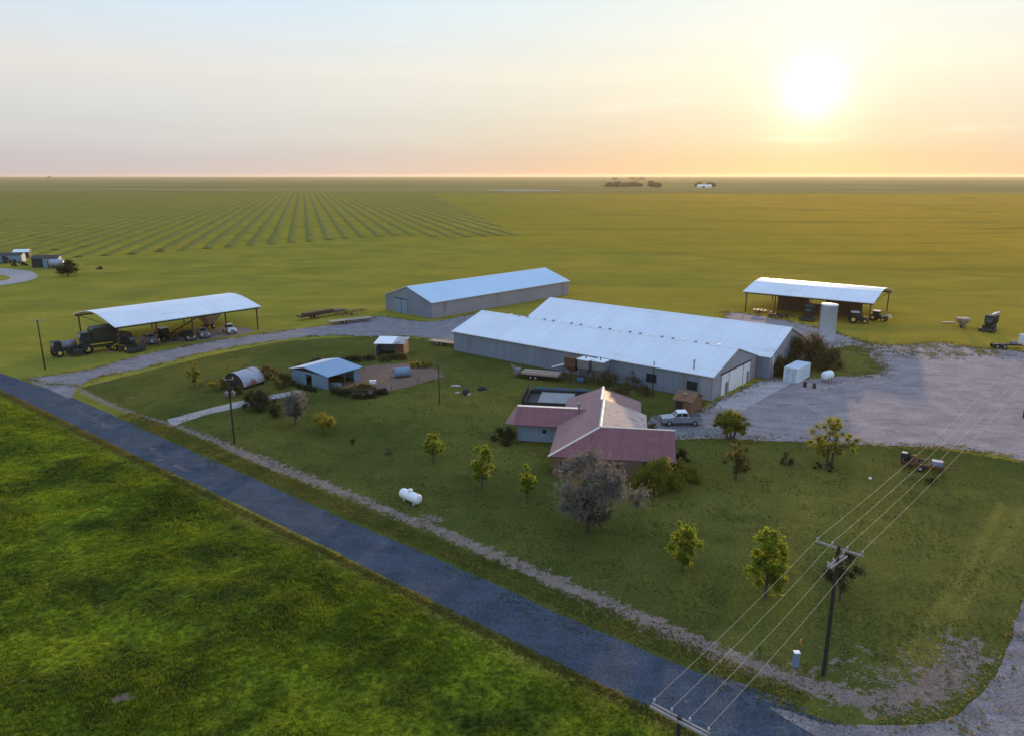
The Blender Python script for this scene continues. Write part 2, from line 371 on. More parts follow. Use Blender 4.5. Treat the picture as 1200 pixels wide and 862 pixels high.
# lawn
law=mixc(mapr(noise(.07,6,.68),.38,.62),GC['law1'],GC['law2'])
law=mixc(mapr(nm,.52,.78,0,.7),law,GC['law3'])
law=mixc(mapr(noise(.16,5,.7,(1,4,1),-RD),.55,.75,0,.45),law,GC['law4'])
law=mixc(mth('MULTIPLY',attr('gold'),mapr(noise(.22,6,.7),.3,.7,.35,1.0)),law,mixc(mapr(nm,.35,.65),GC['gold1'],GC['gold2']))  # golden sunlight painted over parts of the lawn
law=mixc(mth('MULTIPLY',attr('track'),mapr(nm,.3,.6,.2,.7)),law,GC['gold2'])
law=mixc(mapr(fine,.38,.62,.35,0),law,GC['law5'])
col=mixc(attr('lawn'),col,law)
col=mixc(mth('MULTIPLY',attr('verge'),mapr(nm,.3,.6,.25,.8)),col,GC['verge'])
lus=mixc(mapr(noise(.11,6,.65),.42,.58),GC['lus1'],GC['lus2'])
lus=mixc(mapr(noise(.8,6,.7),.48,.66,0,.8),lus,GC['lus3'])
lg=N.new('ShaderNodeVectorMath'); lg.operation='SCALE'; L.new(lus,lg.inputs[0]); L.new(mapr(noise(2.1,5,.75),.38,.62,.45,1.6),lg.inputs['Scale']); lus=lg.outputs[0]
col=mixc(attr('lush'),col,lus)
col=mixc(mth('MULTIPLY',attr('dry'),mapr(nm,.35,.6,.2,.9)),col,GC['dry'])
# bare soil, broken up by the grass growing in it
brk=mth('SUBTRACT',mth('ADD',attr('dirt'),mth('MULTIPLY',mth('SUBTRACT',noise(1.0,7,.72,(1,1,1)),.5,False),3.1,False),False),.62,False)
dm=mapr(brk,-.05,.12)
soil=mixc(mapr(noise(.6,6,.7),.35,.65),GC['soil1'],GC['soil2'])
soil=mixc(attr('red'),soil,mixc(mapr(ns,.4,.6),GC['red1'],GC['red2']))
col=mixc(mth('MULTIPLY',dm,mapr(attr('dirt'),0.02,.2)),col,soil)
# overall grain
grain=mapr(fine,.38,.62,.6,1.42)
vs=N.new('ShaderNodeVectorMath'); vs.operation='SCALE'; L.new(col,vs.inputs[0]); L.new(grain,vs.inputs['Scale'])
L.new(vs.outputs[0],pb.inputs['Base Color'])
bp=N.new('ShaderNodeBump'); bp.inputs['Strength'].default_value=.55; bp.inputs['Distance'].default_value=.25
L.new(mth('ADD',mth('MULTIPLY',nm,.7),mth('MULTIPLY',fine,.5)),bp.inputs['Height']); L.new(bp.outputs['Normal'],pb.inputs['Normal'])
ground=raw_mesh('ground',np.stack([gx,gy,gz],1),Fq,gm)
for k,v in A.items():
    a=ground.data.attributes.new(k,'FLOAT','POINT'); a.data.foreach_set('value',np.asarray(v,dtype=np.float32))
ground.data.polygons.foreach_set('use_smooth',np.ones(len(Fq),bool)); tag(ground,kind='structure')

# ------------------------------------------------------------------ roads, drives, yard: sheets laid on the ground
def smooth(pts,st=.8,closed=True):
    P=np.array(pts,float); n=len(P); o=[]
    for i in range(n if closed else n-1):
        p0,p1,p2,p3=(P[(i+k)%n] if closed else P[min(max(i+k,0),n-1)] for k in (-1,0,1,2))
        m=max(1,int(min(np.hypot(*(p2-p1))/st,400)))
        t=(np.arange(m)/m)[:,None]
        o.append(.5*(2*p1+(p2-p0)*t+(2*p0-5*p1+4*p2-p3)*t*t+(-p0+3*p1-3*p2+p3)*t**3))
    if not closed: o.append(P[-1:])
    return np.concatenate(o)
def sheet(name,pts,z,m,jit=.25,st=.8,sm=True,js=1.6):
    q=smooth(pts,st) if sm else np.array(pts,float)
    if jit:
        a=np.roll(q,-1,0)-np.roll(q,1,0); a/=np.maximum(np.hypot(a[:,0],a[:,1]),1e-6)[:,None]
        d=(fbm(q[:,0],q[:,1],js,3,21)-.5)*2.6*jit; q=q+np.stack([-a[:,1],a[:,0]],1)*d[:,None]
    tri=geometry.tessellate_polygon([[Vector((x,y,0)) for x,y in q]])
    mb=MB(); fs=[]
    for t in tri:
        A_,B_,C_=(q[i] for i in t)
        cr=(B_[0]-A_[0])*(C_[1]-A_[1])-(B_[1]-A_[1])*(C_[0]-A_[0])
        fs.append(tuple(t) if cr>0 else tuple(reversed(t)))
    mb.add([(x,y,z) for x,y in q],fs)
    return tag(mb.build(name,m),kind='structure')
M={}
M['asphalt']=mat('worn_chip_seal',(.063,.076,.095),.9,mott=.24,sc=.35,bump=.5,bsc=14,spec=.06,dirt=((.17,.16,.155),.9,.66,(.6,1.2,1)))
M['gravel']=mat('caliche_gravel',(.30,.24,.225),.95,mott=.22,sc=.22,bump=.7,bsc=9,spec=.05,dirt=((.17,.15,.12),.5,.58,(1,1,1)))
def tracks(m,ang,sc,amt):
    nt=m.node_tree; N=nt.nodes; L=nt.links; p=N['Principled BSDF']; src=p.inputs['Base Color'].links[0].from_socket
    tc=N.new('ShaderNodeTexCoord'); mp=N.new('ShaderNodeMapping'); mp.inputs['Rotation'].default_value=(0,0,ang); mp.inputs['Scale'].default_value=(.25,1,1); L.new(tc.outputs['Object'],mp.inputs['Vector'])
    n0=N.new('ShaderNodeTexNoise'); n0.inputs['Scale'].default_value=.05; L.new(tc.outputs['Object'],n0.inputs['Vector'])
    ad=N.new('ShaderNodeVectorMath'); ad.operation='ADD'; L.new(mp.outputs['Vector'],ad.inputs[0])
    s3=N.new('ShaderNodeVectorMath'); s3.operation='SCALE'; s3.inputs['Scale'].default_value=9; L.new(n0.outputs['Color'],s3.inputs[0]); L.new(s3.outputs[0],ad.inputs[1])
    n1=N.new('ShaderNodeTexNoise'); n1.inputs['Scale'].default_value=sc; n1.inputs['Detail'].default_value=5; n1.inputs['Roughness'].default_value=.7; L.new(ad.outputs[0],n1.inputs['Vector'])
    mr=N.new('ShaderNodeMapRange'); mr.inputs[1].default_value=.35; mr.inputs[2].default_value=.65; mr.inputs[3].default_value=1-amt; mr.inputs[4].default_value=1+amt; L.new(n1.outputs['Fac'],mr.inputs[0])
    n2=N.new('ShaderNodeTexNoise'); n2.inputs['Scale'].default_value=4.5; n2.inputs['Detail'].default_value=4; n2.inputs['Roughness'].default_value=.8; L.new(tc.outputs['Object'],n2.inputs['Vector'])
    m2=N.new('ShaderNodeMapRange'); m2.inputs[1].default_value=.38; m2.inputs[2].default_value=.62; m2.inputs[3].default_value=.66; m2.inputs[4].default_value=1.36; L.new(n2.outputs['Fac'],m2.inputs[0])
    mu=N.new('ShaderNodeMath'); mu.operation='MULTIPLY'; L.new(mr.outputs[0],mu.inputs[0]); L.new(m2.outputs[0],mu.inputs[1])
    vs=N.new('ShaderNodeVectorMath'); vs.operation='SCALE'; L.new(src,vs.inputs[0]); L.new(mu.outputs[0],vs.inputs['Scale']); L.new(vs.outputs[0],p.inputs['Base Color'])
tracks(M['gravel'],-.75,.7,.13); tracks(M['asphalt'],-RD,1.0,.13)
M['drive']=mat('grey_gravel',(.22,.20,.20),.95,mott=.2,sc=.35,bump=.7,bsc=9,spec=.05,dirt=((.13,.125,.1),.6,.6))
M['dirtroad']=mat('packed_gravel',(.215,.18,.17),.95,mott=.2,sc=.4,bump=.7,bsc=8,spec=.05,dirt=((.3,.27,.26),.5,.6))
M['concrete']=mat('old_concrete',(.40,.36,.34),.85,mott=.12,sc=.4,bump=.3,bsc=12,spec=.15,dirt=((.24,.2,.17),.5,.62))
M['pale_path']=mat('pale_path',(.34,.31,.29),.9,mott=.15,sc=.6,bump=.4,bsc=10,spec=.1)
tracks(M['drive'],-.5,.7,.13); tracks(M['dirtroad'],-RD-math.pi/2,.8,.16); tracks(M['concrete'],.6,.5,.15)
r2=lambda p,a,b:(p[0]+E1[0]*a+E2[0]*b,p[1]+E1[1]*a+E2[1]*b)
K0=(-33.78,79.26)                                # a point of the near kerb; a runs along the road, b across it
road=[r2(K0,-900,-9),r2(K0,-110,-1.3),r2(K0,-68,-.6),r2(K0,-25,-.1),r2(K0,-5,.3),r2(K0,21,.3),r2(K0,46,-.2),r2(K0,60,0),r2(K0,140,0),r2(K0,300,0),
      r2(K0,300,5.6),r2(K0,140,5.6),r2(K0,86,6.5),r2(K0,72,8.0),r2(K0,66,6.6),r2(K0,61,5.7),r2(K0,48,5.4),r2(K0,35,5.6),r2(K0,15,5.4),r2(K0,-8,5.6),r2(K0,-30,5.7),r2(K0,-45,6.0),r2(K0,-58,5.9),r2(K0,-70,5.0),r2(K0,-83,4.0),r2(K0,-110,3.4),r2(K0,-900,-3)]
def lin_(pts,st=1.2):
    o=[]
    for i in range(len(pts)):
        a,b=np.array(pts[i]),np.array(pts[(i+1)%len(pts)]); m=max(1,int(min(np.hypot(*(b-a))/st,300)))
        o+= [tuple(a+(b-a)*k/m) for k in range(m)]
    return o
sheet("road",lin_(road),.012,M["asphalt"],.16,sm=False)
gyard=P_([(762,513),(768,488),(812,484),(838,470),(880,450),(905,440),(925,425),(905,396),(866,384),(850,366),(895,371),(950,382),(986,392),(1012,401),(1050,404),(1100,402),(1150,408),(1230,415),(1330,440),(1330,560)])
gyard+=P_([(1250,556),(1200,540),(1160,531),(1100,524),(1000,520),(900,516),(830,513)])
sheet('gravel_yard',gyard,.016,M['gravel'],.45,1.0,js=2.5)
sheet('gravel_drive',P_([(32,444),(55,440),(110,431.5),(150,420),(200,409),(260,398),(330,388),(400,378.5),(436,372),(450,371),(505,377),(560,368),(600,380),(560,400),(525,399),(470,394),(440,395),(380,393.5),(310,401),(240,413),(170,431),(118,441),(93,452),(86,461),(80,466),(55,455)]),.020,M['drive'],.3,1.0)
sheet('shed_apron',P_([(130,412),(180,404),(240,397),(296,389),(270,383),(215,392),(165,398),(135,404)]),.008,M['drive'],.4,1.0)
for sp_ in ([(86,477),(97,481),(115,490),(133,501),(127,502),(112,496),(98,488)],[(172,517),(181,520),(191,533),(196,539),(186,540),(178,530)],[(196,541),(210,545),(224,552),(214,551)],[(818,782),(850,793),(900,813),(945,830),(925,829),(880,815),(850,803),(826,789)]):
    sheet('gravel_spill',P_(sp_),.018,mat('tan_gravel',(.13,.115,.11),.95,mott=.3,sc=1.2,spec=0,dirt=((.052,.069,.094),1.1,.46)),.25,.5)
K1=(43.0,55.8)
sheet('gravel_lane',[r2(K1,-3,-60),r2(K1,5.5,-60),r2(K1,6.2,0),r2(K1,6.2,60),r2(K1,6.2,260),r2(K1,.2,260),r2(K1,0,60),r2(K1,0,4),r2(K1,-.1,-5),r2(K1,-.6,-12),r2(K1,-2.3,-18),r2(K1,-5.3,-21.4),r2(K1,-6.7,-22.5),r2(K1,-9.1,-23.9),r2(K1,-12.4,-24.6),r2(K1,-10.5,-25.1),r2(K1,-7.5,-25.6),r2(K1,-5,-26.6),r2(K1,-3.8,-31),r2(K1,-3.2,-40)],.024,M['dirtroad'],.18,.8)
sheet('concrete_apron',P_([(843,470),(893,446.5),(931,447),(899,464),(872,480),(838,478)]),.030,M['concrete'],0,sm=False)
sheet('garage_slab',P_([(768,509),(764,488),(800,486),(818,497),(850,508)]),.026,M['drive'],.2,.8)
sheet('path',P_([(196,492),(208,488),(250,477),(280,470),(310,464),(345,457.5),(352,460),(318,468),(285,476),(250,483.5),(212,495),(204,498)]),.010,M['pale_path'],.16,.6)
sheet('farm_track',P_([(-60,345),(0,335),(30,330),(43,325),(40,320),(20,316),(-60,311),(-60,318),(-10,321.5),(10,324),(8,328),(-10,330),(-60,334)]),.012,M['pale_path'],.5,1.5)
sheet('grass_patch',P_([(985,407),(1005,408),(1022,420),(1030,434),(1010,440),(985,440),(930,445),(905,440),(925,415)]),.020,mat('rough_grass',GC['pas4'],.95,mott=.4,sc=.8,bump=.6,bsc=6,spec=0,dirt=((.2,.16,.1),.6,.55)),.7,1.0)
def field(pts,jit,sunglow,z=.006):
    o=sheet('field',P_(pts),z,gm,jit,6.0,js=14)
    for k,v_ in (('tall',1.),('sunglow',sunglow)):
        a=o.data.attributes.new(k,'FLOAT','POINT'); a.data.foreach_set('value',np.full(len(o.data.vertices),v_,dtype=np.float32))
field([(-260,318),(0,303),(100,301.5),(200,296),(300,288),(400,281),(470,276),(510,278),(560,281),(592,284),(575,262),(556,243),(540,228),(500,227),(300,226.5),(100,227),(-260,228)],2.0,.12)
field([(594,284),(640,286.5),(700,291),(780,297),(860,304),(960,310),(1080,318),(1200,326),(1420,338),(1500,300),(1450,250),(1300,229),(1000,228),(800,228),(544,228.2),(560,243),(578,262)],2.0,.85,.06)
sheet('bare_field',P_([(570,223.2),(600,222.2),(640,222.6),(660,224),(610,224.6)]),.05,mat('bare_soil',(.34,.27,.2),.95,spec=0),3,12.0,js=30)
sheet('bare_field',P_([(300,233),(420,231),(500,229.5),(520,230.5),(420,232.5),(320,234.5)]),.012,mat('dry_grass',(.2,.18,.05),.95,spec=0,mott=.3,sc=.05),2,9.0,js=20) if 0 else None
for nm_,c_,s_ in (('gravel_pile',(1005,452),(4.0,2.0)),):
    pass
# ------------------------------------------------------------------ shared materials for the objects
M['roof_white']=mat('white_roof_sheet',(.76,.77,.78),.5,0,mott=.05,sc=.12,rib=('X',.5,.25),spec=.35,dirt=((.60,.60,.60),.22,.60,(.25,1.6,1)))
M['roof_galv']=mat('bluish_roof_sheet',(.50,.65,.76),.45,.0,mott=.05,sc=.15,rib=('X',.5,.25),spec=.4,dirt=((.45,.55,.62),.25,.62,(.25,1.4,1)))
M['wall_metal']=mat('grey_wall_sheet',(.20,.235,.285),.55,0,mott=.08,sc=.3,rib=('X',.55,.5),spec=.3,dirt=((.19,.175,.17),.35,.56,(1,1,.3)))
M['wall_end']=mat('mauve_wall_sheet',(.31,.285,.30),.6,0,mott=.08,sc=.3,rib=('Y',.55,.5),spec=.3,dirt=((.2,.18,.17),.35,.58,(1,1,.3)))
M['white_paint']=mat('white_paint',(.78,.75,.70),.5,mott=.06,sc=.8,dirt=((.5,.46,.4),.8,.6,(1,1,.3)))
M['trim']=mat('white_trim',(.80,.80,.79),.5,mott=.04)
M['glass']=mat('dark_glass',(.02,.025,.03),.08,mott=.1,spec=.6)
M['dark_steel']=mat('dark_steel',(.035,.032,.03),.7,.2,mott=.35,sc=2.)
M['rust']=mat('rusty_steel',(.13,.06,.035),.85,.1,mott=.4,sc=2.,dirt=((.05,.035,.03),2,.55))
M['grey_steel']=mat('grey_steel',(.2,.2,.215),.55,.2,mott=.2,sc=1.5,dirt=((.17,.12,.09),1.2,.55))
M['galv']=mat('galvanised_sheet',(.19,.27,.36),.5,.15,mott=.12,sc=.8,rib=('X',1.2,.5),dirt=((.24,.15,.1),.8,.62))
M['galv_rust']=mat('rusty_sheet',(.34,.37,.41),.5,.2,mott=.15,sc=.8,rib=('X',1.2,.5),dirt=((.2,.1,.065),.6,.44,(1.2,.6,1)))
M['wood']=mat('weathered_wood',(.20,.10,.05),.85,mott=.3,sc=1.6,bump=.4,bsc=12)
M['plank']=mat('pale_planks',(.38,.28,.21),.85,mott=.25,sc=2.2,rib=('Y',2.0,.8))
M['pole_wood']=mat('creosote_wood',(.032,.024,.018),.9,mott=.3,sc=3,bump=.4,bsc=9)
M['grey_wood']=mat('grey_wood',(.30,.27,.25),.85,mott=.2,sc=3)
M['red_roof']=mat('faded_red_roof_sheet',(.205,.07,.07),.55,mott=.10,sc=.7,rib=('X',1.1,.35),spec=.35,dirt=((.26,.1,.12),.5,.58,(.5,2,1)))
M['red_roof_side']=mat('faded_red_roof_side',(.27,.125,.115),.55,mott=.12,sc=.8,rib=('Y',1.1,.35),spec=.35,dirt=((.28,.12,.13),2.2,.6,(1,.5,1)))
M['sunlit_roof']=mat('sunlit_roof_sheet',(.54,.40,.32),.85,mott=.12,sc=.9,rib=('Y',1.1,.35),spec=.06,dirt=((.34,.21,.18),.8,.56))  # sunward slope: sunlight put into a paler copy of the roof colour
M['cream']=mat('cream_metal',(.74,.66,.55),.5,mott=.06)
M['brick']=mat('brown_brick',(.19,.115,.085),.9,mott=.25,sc=4,bump=.3,bsc=14)
M['siding']=mat('pale_blue_siding',(.22,.29,.37),.7,mott=.08,sc=.6,rib=('Z',1.6,.5),dirt=((.28,.3,.3),.9,.6))
M['tyre']=mat('tyre_rubber',(.018,.017,.016),.9,mott=.3,sc=6,bump=.5,bsc=10)
M['rim_grey']=mat('grey_rim',(.35,.35,.35),.45,.4,mott=.15)
M['rim_yellow']=mat('yellow_rim',(.62,.46,.08),.5,mott=.15)
M['yellow']=mat('yellow_paint',(.52,.36,.03),.5,mott=.2)
M['green']=mat('dark_green_paint',(.013,.026,.013),.5,mott=.3,sc=2)
M['dgreen']=mat('dusty_green_paint',(.026,.029,.018),.6,mott=.35,sc=1.5)
M['car_white']=mat('white_car_paint',(.72,.74,.77),.3,mott=.05,sc=2,spec=.55,dirt=((.45,.42,.38),1.2,.6,(1,1,.5)))
M['car_silver']=mat('silver_car_paint',(.30,.32,.36),.3,.3,mott=.06,sc=2,spec=.5,dirt=((.3,.27,.24),1.2,.6,(1,1,.5)))
M['lamp_red']=mat('red_lens',(.3,.01,.01),.2)
M['lamp_white']=mat('clear_lens',(.8,.8,.8),.15)
M['tank_white']=mat('white_tank_paint',(.78,.79,.80),.4,mott=.05,sc=1.5,spec=.45,dirt=((.55,.52,.47),1.4,.62,(1,1,.4)))
M['blue']=mat('blue_plastic',(.05,.10,.18),.45,mott=.15)
M['container']=mat('pale_container_paint',(.62,.69,.74),.5,mott=.06,sc=.8,rib=('Y',1.2,.6),dirt=((.42,.4,.38),.9,.62,(1,1,.4)))
M['tan']=mat('tan_paint',(.36,.28,.22),.7,mott=.2,sc=1.5,dirt=((.2,.12,.08),1,.55))
M['orange']=mat('orange_marker',(.75,.2,.03),.5)
M['conc_block']=mat('concrete_block',(.4,.37,.35),.9,mott=.15)
M['brown_panel']=mat('brown_wall_sheet',(.085,.048,.032),.8,mott=.25,sc=.6,rib=('X',.8,.5))
M['pool_blue']=mat('blue_pool_liner',(.07,.15,.25),.4,mott=.1)
M['pool_cover']=mat('leafy_grey_cover',(.30,.28,.27),.9,mott=.55,sc=2.6,bump=.6,bsc=8)
M['insul']=mat('grey_porcelain',(.5,.5,.52),.3)

def seams(m,axis,n,amt):
    nt=m.node_tree; N=nt.nodes; L=nt.links; p=N['Principled BSDF']; src=p.inputs['Base Color'].links[0].from_socket
    tc=N.new('ShaderNodeTexCoord'); w=N.new('ShaderNodeTexWave'); w.wave_type='BANDS'; w.bands_direction=axis; w.wave_profile='SAW'; w.inputs['Scale'].default_value=n; w.inputs['Distortion'].default_value=0; L.new(tc.outputs['Object'],w.inputs['Vector'])
    a=N.new('ShaderNodeMapRange'); a.inputs[1].default_value=.86; a.inputs[2].default_value=.97; a.inputs[3].default_value=1; a.inputs[4].default_value=1-amt; L.new(w.outputs['Fac'],a.inputs[0])
    mp=N.new('ShaderNodeMapping'); mp.inputs['Scale'].default_value=(1,.06,.06) if axis=='X' else (.06,1,.06); L.new(tc.outputs['Object'],mp.inputs['Vector'])
    n1=N.new('ShaderNodeTexNoise'); n1.inputs['Scale'].default_value=.9; n1.inputs['Detail'].default_value=5; n1.inputs['Roughness'].default_value=.7; L.new(mp.outputs['Vector'],n1.inputs['Vector'])
    b=N.new('ShaderNodeMapRange'); b.inputs[1].default_value=.3; b.inputs[2].default_value=.7; b.inputs[3].default_value=1-amt*.7; b.inputs[4].default_value=1+amt*.35; L.new(n1.outputs['Fac'],b.inputs[0])
    mu=N.new('ShaderNodeMath'); mu.operation='MULTIPLY'; L.new(a.outputs[0],mu.inputs[0]); L.new(b.outputs[0],mu.inputs[1])
    vs=N.new('ShaderNodeVectorMath'); vs.operation='SCALE'; L.new(src,vs.inputs[0]); L.new(mu.outputs[0],vs.inputs['Scale']); L.new(vs.outputs[0],p.inputs['Base Color'])
seams(M['roof_white'],'X',.16,.07); seams(M['roof_galv'],'X',.16,.07); seams(M['red_roof'],'X',.33,.22); seams(M['red_roof_side'],'Y',.33,.22); seams(M['sunlit_roof'],'Y',.33,.15); seams(M['wall_metal'],'X',.16,.12)
def loc2(o,xy):                                # world point -> the thing's own x, y
    c,s=math.cos(o.rotation_euler.z),math.sin(o.rotation_euler.z); dx,dy=xy[0]-o.location.x,xy[1]-o.location.y
    return (dx*c+dy*s,-dx*s+dy*c)
def gable(root,L,W,ev,rg,wall,roof,over=.3,yr=None,cap=True,x0=0):
    yr=W/2 if yr is None else yr
    b=MB()                                     # walls with their gable ends
    vs=[(x0,0,0),(L,0,0),(L,W,0),(x0,W,0),(x0,0,ev),(L,0,ev),(L,W,ev),(x0,W,ev),(x0,yr,rg),(L,yr,rg)]
    b.add(vs,[(0,1,5,4),(2,3,7,6)],0); b.add(vs,[(3,0,4,8,7),(1,2,6,9,5)],1 if isinstance(wall,list) else 0)
    b.add(vs,[(4,5,9,8),(6,7,8,9)],0)
    b.build('wall',wall,root)
    r=MB(); s=(rg-ev)/yr; s2=(rg-ev)/(W-yr); t=.12; z=t+.01
    r.slab([(x0-over,-over,ev-over*s+z),(L+over,-over,ev-over*s+z),(L+over,yr-.002,rg+z),(x0-over,yr-.002,rg+z)],t)
    r.slab([(x0-over,yr+.002,rg+z),(L+over,yr+.002,rg+z),(L+over,W+over,ev-over*s2+z),(x0-over,W+over,ev-over*s2+z)],t)
    r.build('roof',roof,root)
    if cap:
        c=MB(); c.add([(x0-over,yr-.35,rg+z-.35*s+.03),(L+over,yr-.35,rg+z-.35*s+.03),(L+over,yr,rg+z+.05),(x0-over,yr,rg+z+.05),(x0-over,yr+.35,rg+z-.35*s2+.03),(L+over,yr+.35,rg+z-.35*s2+.03)],[(0,1,2,3),(3,2,5,4)])
        c.build('ridge_cap',M['trim'],root)
# ------------------------------------------------------------------ the big warehouses
nA,lA=at(833.6,469.5),at(532,410.5); LA=math.dist(nA,lA); WA=18.8
whA=thing('metal_warehouse','long white roofed metal warehouse with white sliding doors, nearest the red roofed house','warehouse',lA,heading(lA,nA))
gable(whA,LA,WA,4.15,7.1,[M['wall_metal'],M['wall_end']],M['roof_white'],.3)
y0=loc2(whA,at(845.5,464.5))[1]; y1=loc2(whA,at(884,447.5))[1]
for k in range(4):
    ya=y0+(y1-y0)*k/4; yb=y0+(y1-y0)*(k+1)/4
    d=MB().box((LA+.09+(.06 if k%2 else 0),(ya+yb)/2,1.85),(.07,yb-ya-.16,3.7)).build('door',M['white_paint'],whA)
    if k in (0,3): MB().box((LA+.19,(ya+yb)/2+(yb-ya)*.2,1.05),(.05,.95,2.1)).build('wicket_door',M['grey_steel'],d)
MB().box((LA+.13,(y0+y1)/2,3.83),(.16,y1-y0+.6,.18)).build('door_track',M['dark_steel'],whA)
MB().box((LA-1.1,-.03,2.06),(1.9,.05,4.1)).build('corner_panel',M['wall_end'],whA)
for px,py in ((771,452),(816,462)):
    x=loc2(whA,at(px,py))[0]; wd=MB().box((x,-.05,2.0),(1.7,.08,1.3)).build('window',M['glass'],whA)
    f=MB()
    for a in (-1,1): f.box((x+a*.9,-.06,2.0),(.1,.1,1.5)); f.box((x,-.06,2.0+a*.7),(1.7,.1,.1))
    f.box((x,-.1,2.0),(.06,.03,1.3)); f.build('window_frame',M['dark_steel'],wd)
g=MB().box((LA/2,-.37,4.13),(LA+.6,.12,.14)).build('gutter',M['trim'],whA)
x=loc2(whA,at(813,462))[0]
MB().tube([(x,1.0,4.4),(x,1.0,6.0)],.11,10).tube([(x,1.0,6.0),(x,1.0,6.15)],.2,10).build('vent_pipe',M['grey_steel'],whA)
for k in range(22):
    xk=8.0+k*(LA-9)/22
    MB().prism([(xk-.25,7.2),(xk+.25,7.2),(xk+.2,7.42),(xk-.2,7.42)],WA/2-.22,WA/2+.22).build('roof_vent',M['grey_steel'] if k%3 else M['trim'],whA)
RZ=7.9; bl,br=loc2(whA,at(642.5,350,RZ)),loc2(whA,at(927.5,384,RZ))
print('B ridge local',bl,br,'A',LA)
yB=(bl[1]+br[1])/2-WA
whB=thing('metal_warehouse','taller white roofed metal warehouse built on behind the one with the sliding doors','warehouse',(lA[0]-math.sin(whA.rotation_euler.z)*(WA+.35),lA[1]+math.cos(whA.rotation_euler.z)*(WA+.35)),whA.rotation_euler.z)
gable(whB,br[0],2*yB,4.1,RZ,[M['wall_metal'],M['wall_end']],M['roof_white'],.3,x0=bl[0])
MB().box((br[0]+.06,yB,2.2),(.08,5.0,4.4)).build('door',M['wall_metal'],whB)
MB().box((br[0]-.03,2.0,2.06),(.1,.4,4.0)).build('corner_panel',M['trim'],whB)
# far barn
nC,rC,lC=at(506.2,373.6),at(666,345),at(446.2,363.5); LC=math.dist(nC,rC); WC=19.4
barn=thing('metal_barn','blue grey metal barn with two pale sliding doors, standing apart beyond the warehouses','barn',nC,heading(nC,rC))
gable(barn,LC,WC,4.2,7.3,[M['wall_end'],M['wall_metal']],M['roof_galv'],.3)
for px in (464,472):
    y=loc2(barn,at(px,363.6+(px-446)*.168))[1]
    MB().box((-.1,y,1.9),(.08,2.3,3.8)).build('door',M['galv'],barn)
MB().box((-.15,loc2(barn,at(468,367))[1],3.9),(.14,5.6,.16)).build('door_track',M['dark_steel'],barn)
MB().box((LC/2,-.37,4.16),(LC+.6,.12,.14)).build('gutter',M['trim'],barn)
# ------------------------------------------------------------------ the red roofed house
hA=-9*D2R; hO=(11.3,90.0)
house=thing('farmhouse','low farmhouse with faded red metal roof behind the large grey tree','house',hO,hA)
E_,R_=2.75,4.85
w=MB()
for (cx,cy,sx,sy) in ((0,6.5,10.8,24.2),(4.6,0,8.6,9.4),):
    w.box((cx,cy,E_/2-.05),(sx,sy,E_-.12))
w.add([(-5.3,18.65,E_-.1),(5.2,18.65,E_-.1),(0,18.65,R_-.2)],[(0,1,2),(2,1,0)]); w.add([(8.95,-4.6,E_-.1),(8.95,4.6,E_-.1),(8.95,0,R_-.25)],[(0,1,2),(2,1,0)])
w.build('wall',M['brick'],house)
MB().box((-8.5,8.4,1.25),(6.4,3.8,2.5)).build('wing_wall',M['siding'],house)
rf=MB(); t=.12
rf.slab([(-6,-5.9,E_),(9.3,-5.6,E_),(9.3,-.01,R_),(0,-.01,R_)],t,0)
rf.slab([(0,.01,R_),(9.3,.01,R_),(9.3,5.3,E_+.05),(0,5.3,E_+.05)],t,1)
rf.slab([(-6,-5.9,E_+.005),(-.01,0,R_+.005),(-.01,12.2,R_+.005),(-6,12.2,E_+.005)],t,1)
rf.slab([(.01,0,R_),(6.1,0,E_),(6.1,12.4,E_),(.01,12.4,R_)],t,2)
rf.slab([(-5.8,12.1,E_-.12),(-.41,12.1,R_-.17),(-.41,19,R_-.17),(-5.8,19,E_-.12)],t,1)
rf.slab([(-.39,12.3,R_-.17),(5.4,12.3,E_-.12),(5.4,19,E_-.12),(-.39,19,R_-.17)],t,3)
# left wing
rf.slab([(-12.1,5.3,E_-.05),(-5.2,5.3,E_-.05),(-2.2,9.4,4.1),(-12.1,9.4,4.1)],t,0)
rf.slab([(-13.4,6.0,E_-.15),(-12.11,5.3,E_-.06),(-12.11,9.4,4.05),(-12.6,11.2,3.6)],t,3)
rf.build('roof',[M['red_roof'],M['red_roof_side'],M['sunlit_roof'],M['red_roof_side']],house)
MB().slab([(-12.1,9.42,4.13),(-3.2,9.42,4.13),(-3.2,10.5,4.0),(-12.3,10.5,4.0)],.2).build('parapet',M['cream'],house)
def cap(a,b,w_=.22,nm='ridge_cap'):
    MB().tube([a,b],w_,6).build(nm,M['cream'],house)
cap((0,-.1,R_+.0),(0,12.4,R_+.0)); cap((-.4,12.4,R_-.17),(-.4,19.1,R_-.17),.2); cap((0,0,R_),(9.35,0,R_),.1); cap((0,0,R_),(-6.05,-5.95,E_+.02),.13,'hip_cap')
MB().tube([(-3.3,8.6,3.2),(-3.3,8.6,5.0)],.16,10).tube([(-3.3,8.6,5.0),(-3.3,8.6,5.2)],.26,10).build('flue_pipe',M['grey_steel'],house)
for x,y in ((-7.9,6.49),):
    wd=MB().box((x,y-.03,1.5),(.5,.06,.6)).build('window',M['glass'],house); MB().box((x,y-.05,1.16),(.6,.12,.06)).build('window_sill',M['trim'],wd)
for x in (-3.8,1.8,6.2):
    y=-5.6 if x<0 else (-5.6 if x<.3 else -5.62)
    yy=-5.62 if x<-.1 else -5.62
    yy=-5.65 if x<5.4 else -4.73
    wd=MB().box((x,yy,1.5),(1.5,.08,1.2)).build('window',M['glass'],house); MB().box((x,yy-.03,.86),(1.7,.12,.08)).build('window_sill',M['trim'],wd)
MB().box((5.46,9,1.05),(.1,1.0,2.1)).build('door',M['cream'],house)
